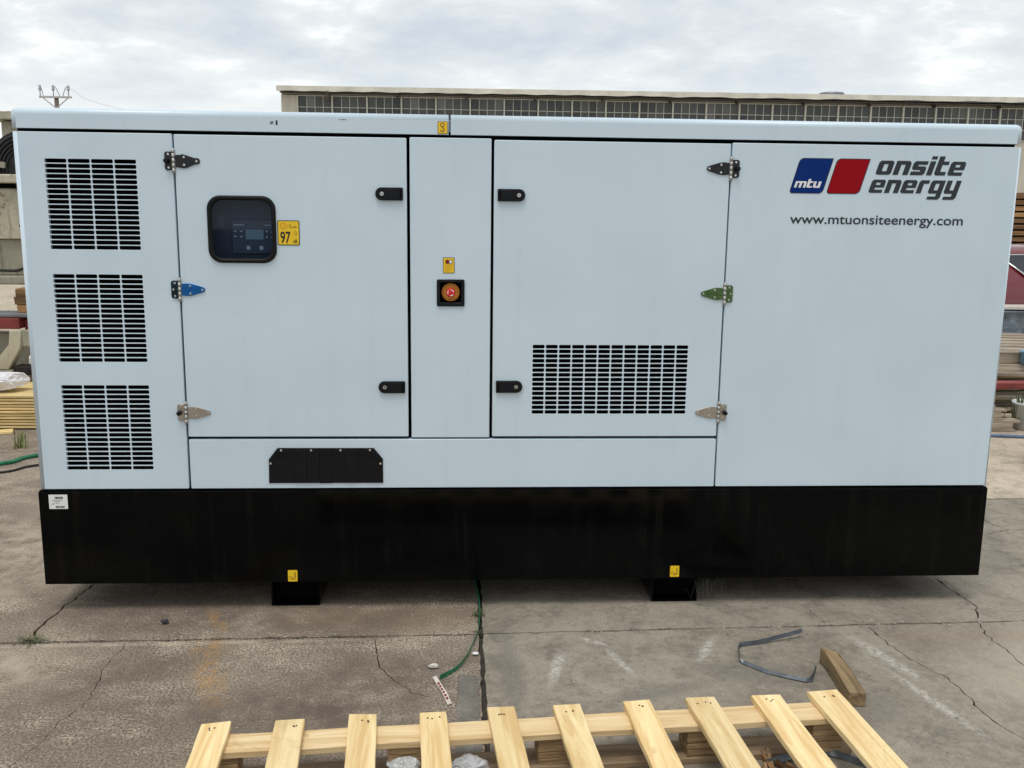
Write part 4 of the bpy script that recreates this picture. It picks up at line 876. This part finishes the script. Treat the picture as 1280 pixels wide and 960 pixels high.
side_win('side_window', [(1.76, 1.238), (1.78, 1.012), (2.66, .985), (2.30, 1.20)], 'carglass')
for s in (-1, 1):
    for x in (.75, 3.35):
        wv = cyl('wheel', (x, s*.74, .31), (x, s*.88, .31), .31, .31, 'tyre', car, 28, bev=.03); cyl('rim', (x, s*.878, .31), (x, s*.887, .31), .20, .18, 'chrome', wv, 18)
    box('tail_light', -.015, .06, s*.62-.09, s*.62+.09, .68, .80, 'lampred', car, .01); box('headlight', 4.10, 4.17, s*.5-.1, s*.5+.1, .52, .62, 'lampw', car, .01)
box('door_strip', 1.0, 3.0, -.88, -.86, .60, .63, 'chrome', car, .005)

# ------------------------------------------------------------------ warehouse far behind
wh = thing('warehouse', 'long cream warehouse with a high strip of dark windows', 'building', (-6.0, 40, 0))
BW, NB = 1.5, 23; X0 = .70; LEN = X0+BW*NB+3
rise = lambda x: .003*x
box('lower_wall', 0, LEN, 0, .3, 0, 4.88, 'clad', wh); box('corner_pier', 0, X0-.02, -.05, .3, 4.885, 6.33, 'clad', wh, .01)
box('upper_wall', 0, LEN, .01, .3, 6.36, 6.5, 'clad', wh); box('end_wall', 0, .25, .31, 18, 0, 6.45, 'clad', wh); box('dark_interior', .3, LEN, .7, .75, 4.7, 6.4, 'soffit', wh)
box('roof_sheet', -.1, LEN, -.45, 18, 6.51, 6.56, 'cowl', wh)
bm = bmesh.new(); x = -.12; k = 0
while x < LEN+.1:
    sag = .03*math.sin(x*2.1)*(1 if x > 14 else .3); fr = -.512 if k % 2 else -.500
    bm_box(bm, x, x+.11, fr, -.46, 6.445+rise(x)+.010*math.sin(x*5)+sag*.5, 6.66+rise(x)); x += .11; k += 1
from_bm('roof_fascia', bm, 'fascia', wh)
box('soffit', 0, LEN, -.44, 0, 6.40, 6.43, 'soffit', wh)
for i in range(12): box('soffit_bracket', 2.0+3*i, 2.08+3*i, -.42, -.02, 6.28, 6.395, 'soffit', wh)
pme = None; cw = .355
for b_ in range(NB):
    wx = X0+b_*BW; wdo = empty('window', (wx, 0, 0)); wdo.parent = wh
    bm = bmesh.new()
    bm_box(bm, -.034, .034, -.10, .05, 4.885, 6.33); 
    for k in (1, 2, 3): bm_box(bm, .045+k*.3525-.012, .045+k*.3525+.012, -.03, .03, 4.90, 6.29)
    for z in (5.36, 5.83): bm_box(bm, .046, BW-.046, -.036, .036, z-.012, z+.012)
    bm_box(bm, .046, BW-.046, -.06, .06, 6.29, 6.33); bm_box(bm, .046, BW-.046, -.06, .06, 4.885, 4.91)
    from_bm('frame', bm, 'bars', wdo)
    for k in range(4):
        for j in range(3):
            if pme is None:
                bm = bmesh.new(); bm_box(bm, -.166, .166, -.004, .004, -.222, .222); tmp = from_bm('pane', bm, 'wpane', wdo); pme = tmp.data; p_ = tmp
            else: p_ = link('pane', pme, None, wdo)
            p_.location = (.045+.176+k*.3525, .0, (5.13, 5.595, 6.06)[j]); p_.rotation_euler = (rng.gauss(0, .008), 0, rng.gauss(0, .008))
lathe_o = lathe('roof_vent', [(.45, 0), (.45, .32), (.58, .33), (.58, .52), (.52, .55)], 'cowl', wh, 24); lathe_o.location = (25.2, 2.2, 6.56)
bm = bmesh.new(); bm_box(bm, 2.0, 2.12, -.62, -.55, 6.05, 6.45); from_bm('downpipe_stub', bm, 'soffit', wh)
# power pole
pp = thing('power_pole', 'power pole with crossarm and three insulators far behind on the left', 'power pole', (-23.4, 60, -.72))
cyl('post', (0, 0, 0), (0, 0, 8.75), .17, .13, 'pole', pp, 12); box('crossarm', -1.0, .98, -.16, -.04, 8.72, 8.84, 'insul', pp, .01)
for x in (-.93, -.12, .80):
    i_ = lathe('insulator', [(.03, 0), (.03, .30), (.075, .32), (.10, .42), (.06, .50), (.09, .58), (.05, .66)], 'insul', pp, 12); i_.location = (x, -.1, 8.845)
for k, (x0, x1) in enumerate(((-.93, -.75), (-.12, .25), (.80, .45))): tube('jumper', smoothpts([(x0, -.1, 9.45), ((x0+x1)/2, -.12, 9.3), (x1, -.1, 8.86)]), .022, 'wire', pp)
for s in (-1, 1): tube('brace', [(s*.75, -.12, 8.72), (0, -.14, 8.1)], .035, 'insul', pp)
tube('wire', [(.8, -.1, 9.45), (1.6, .3, 8.75), (3, 1, 8.35), (6, 3, 7.9)], .007, 'wire', pp)
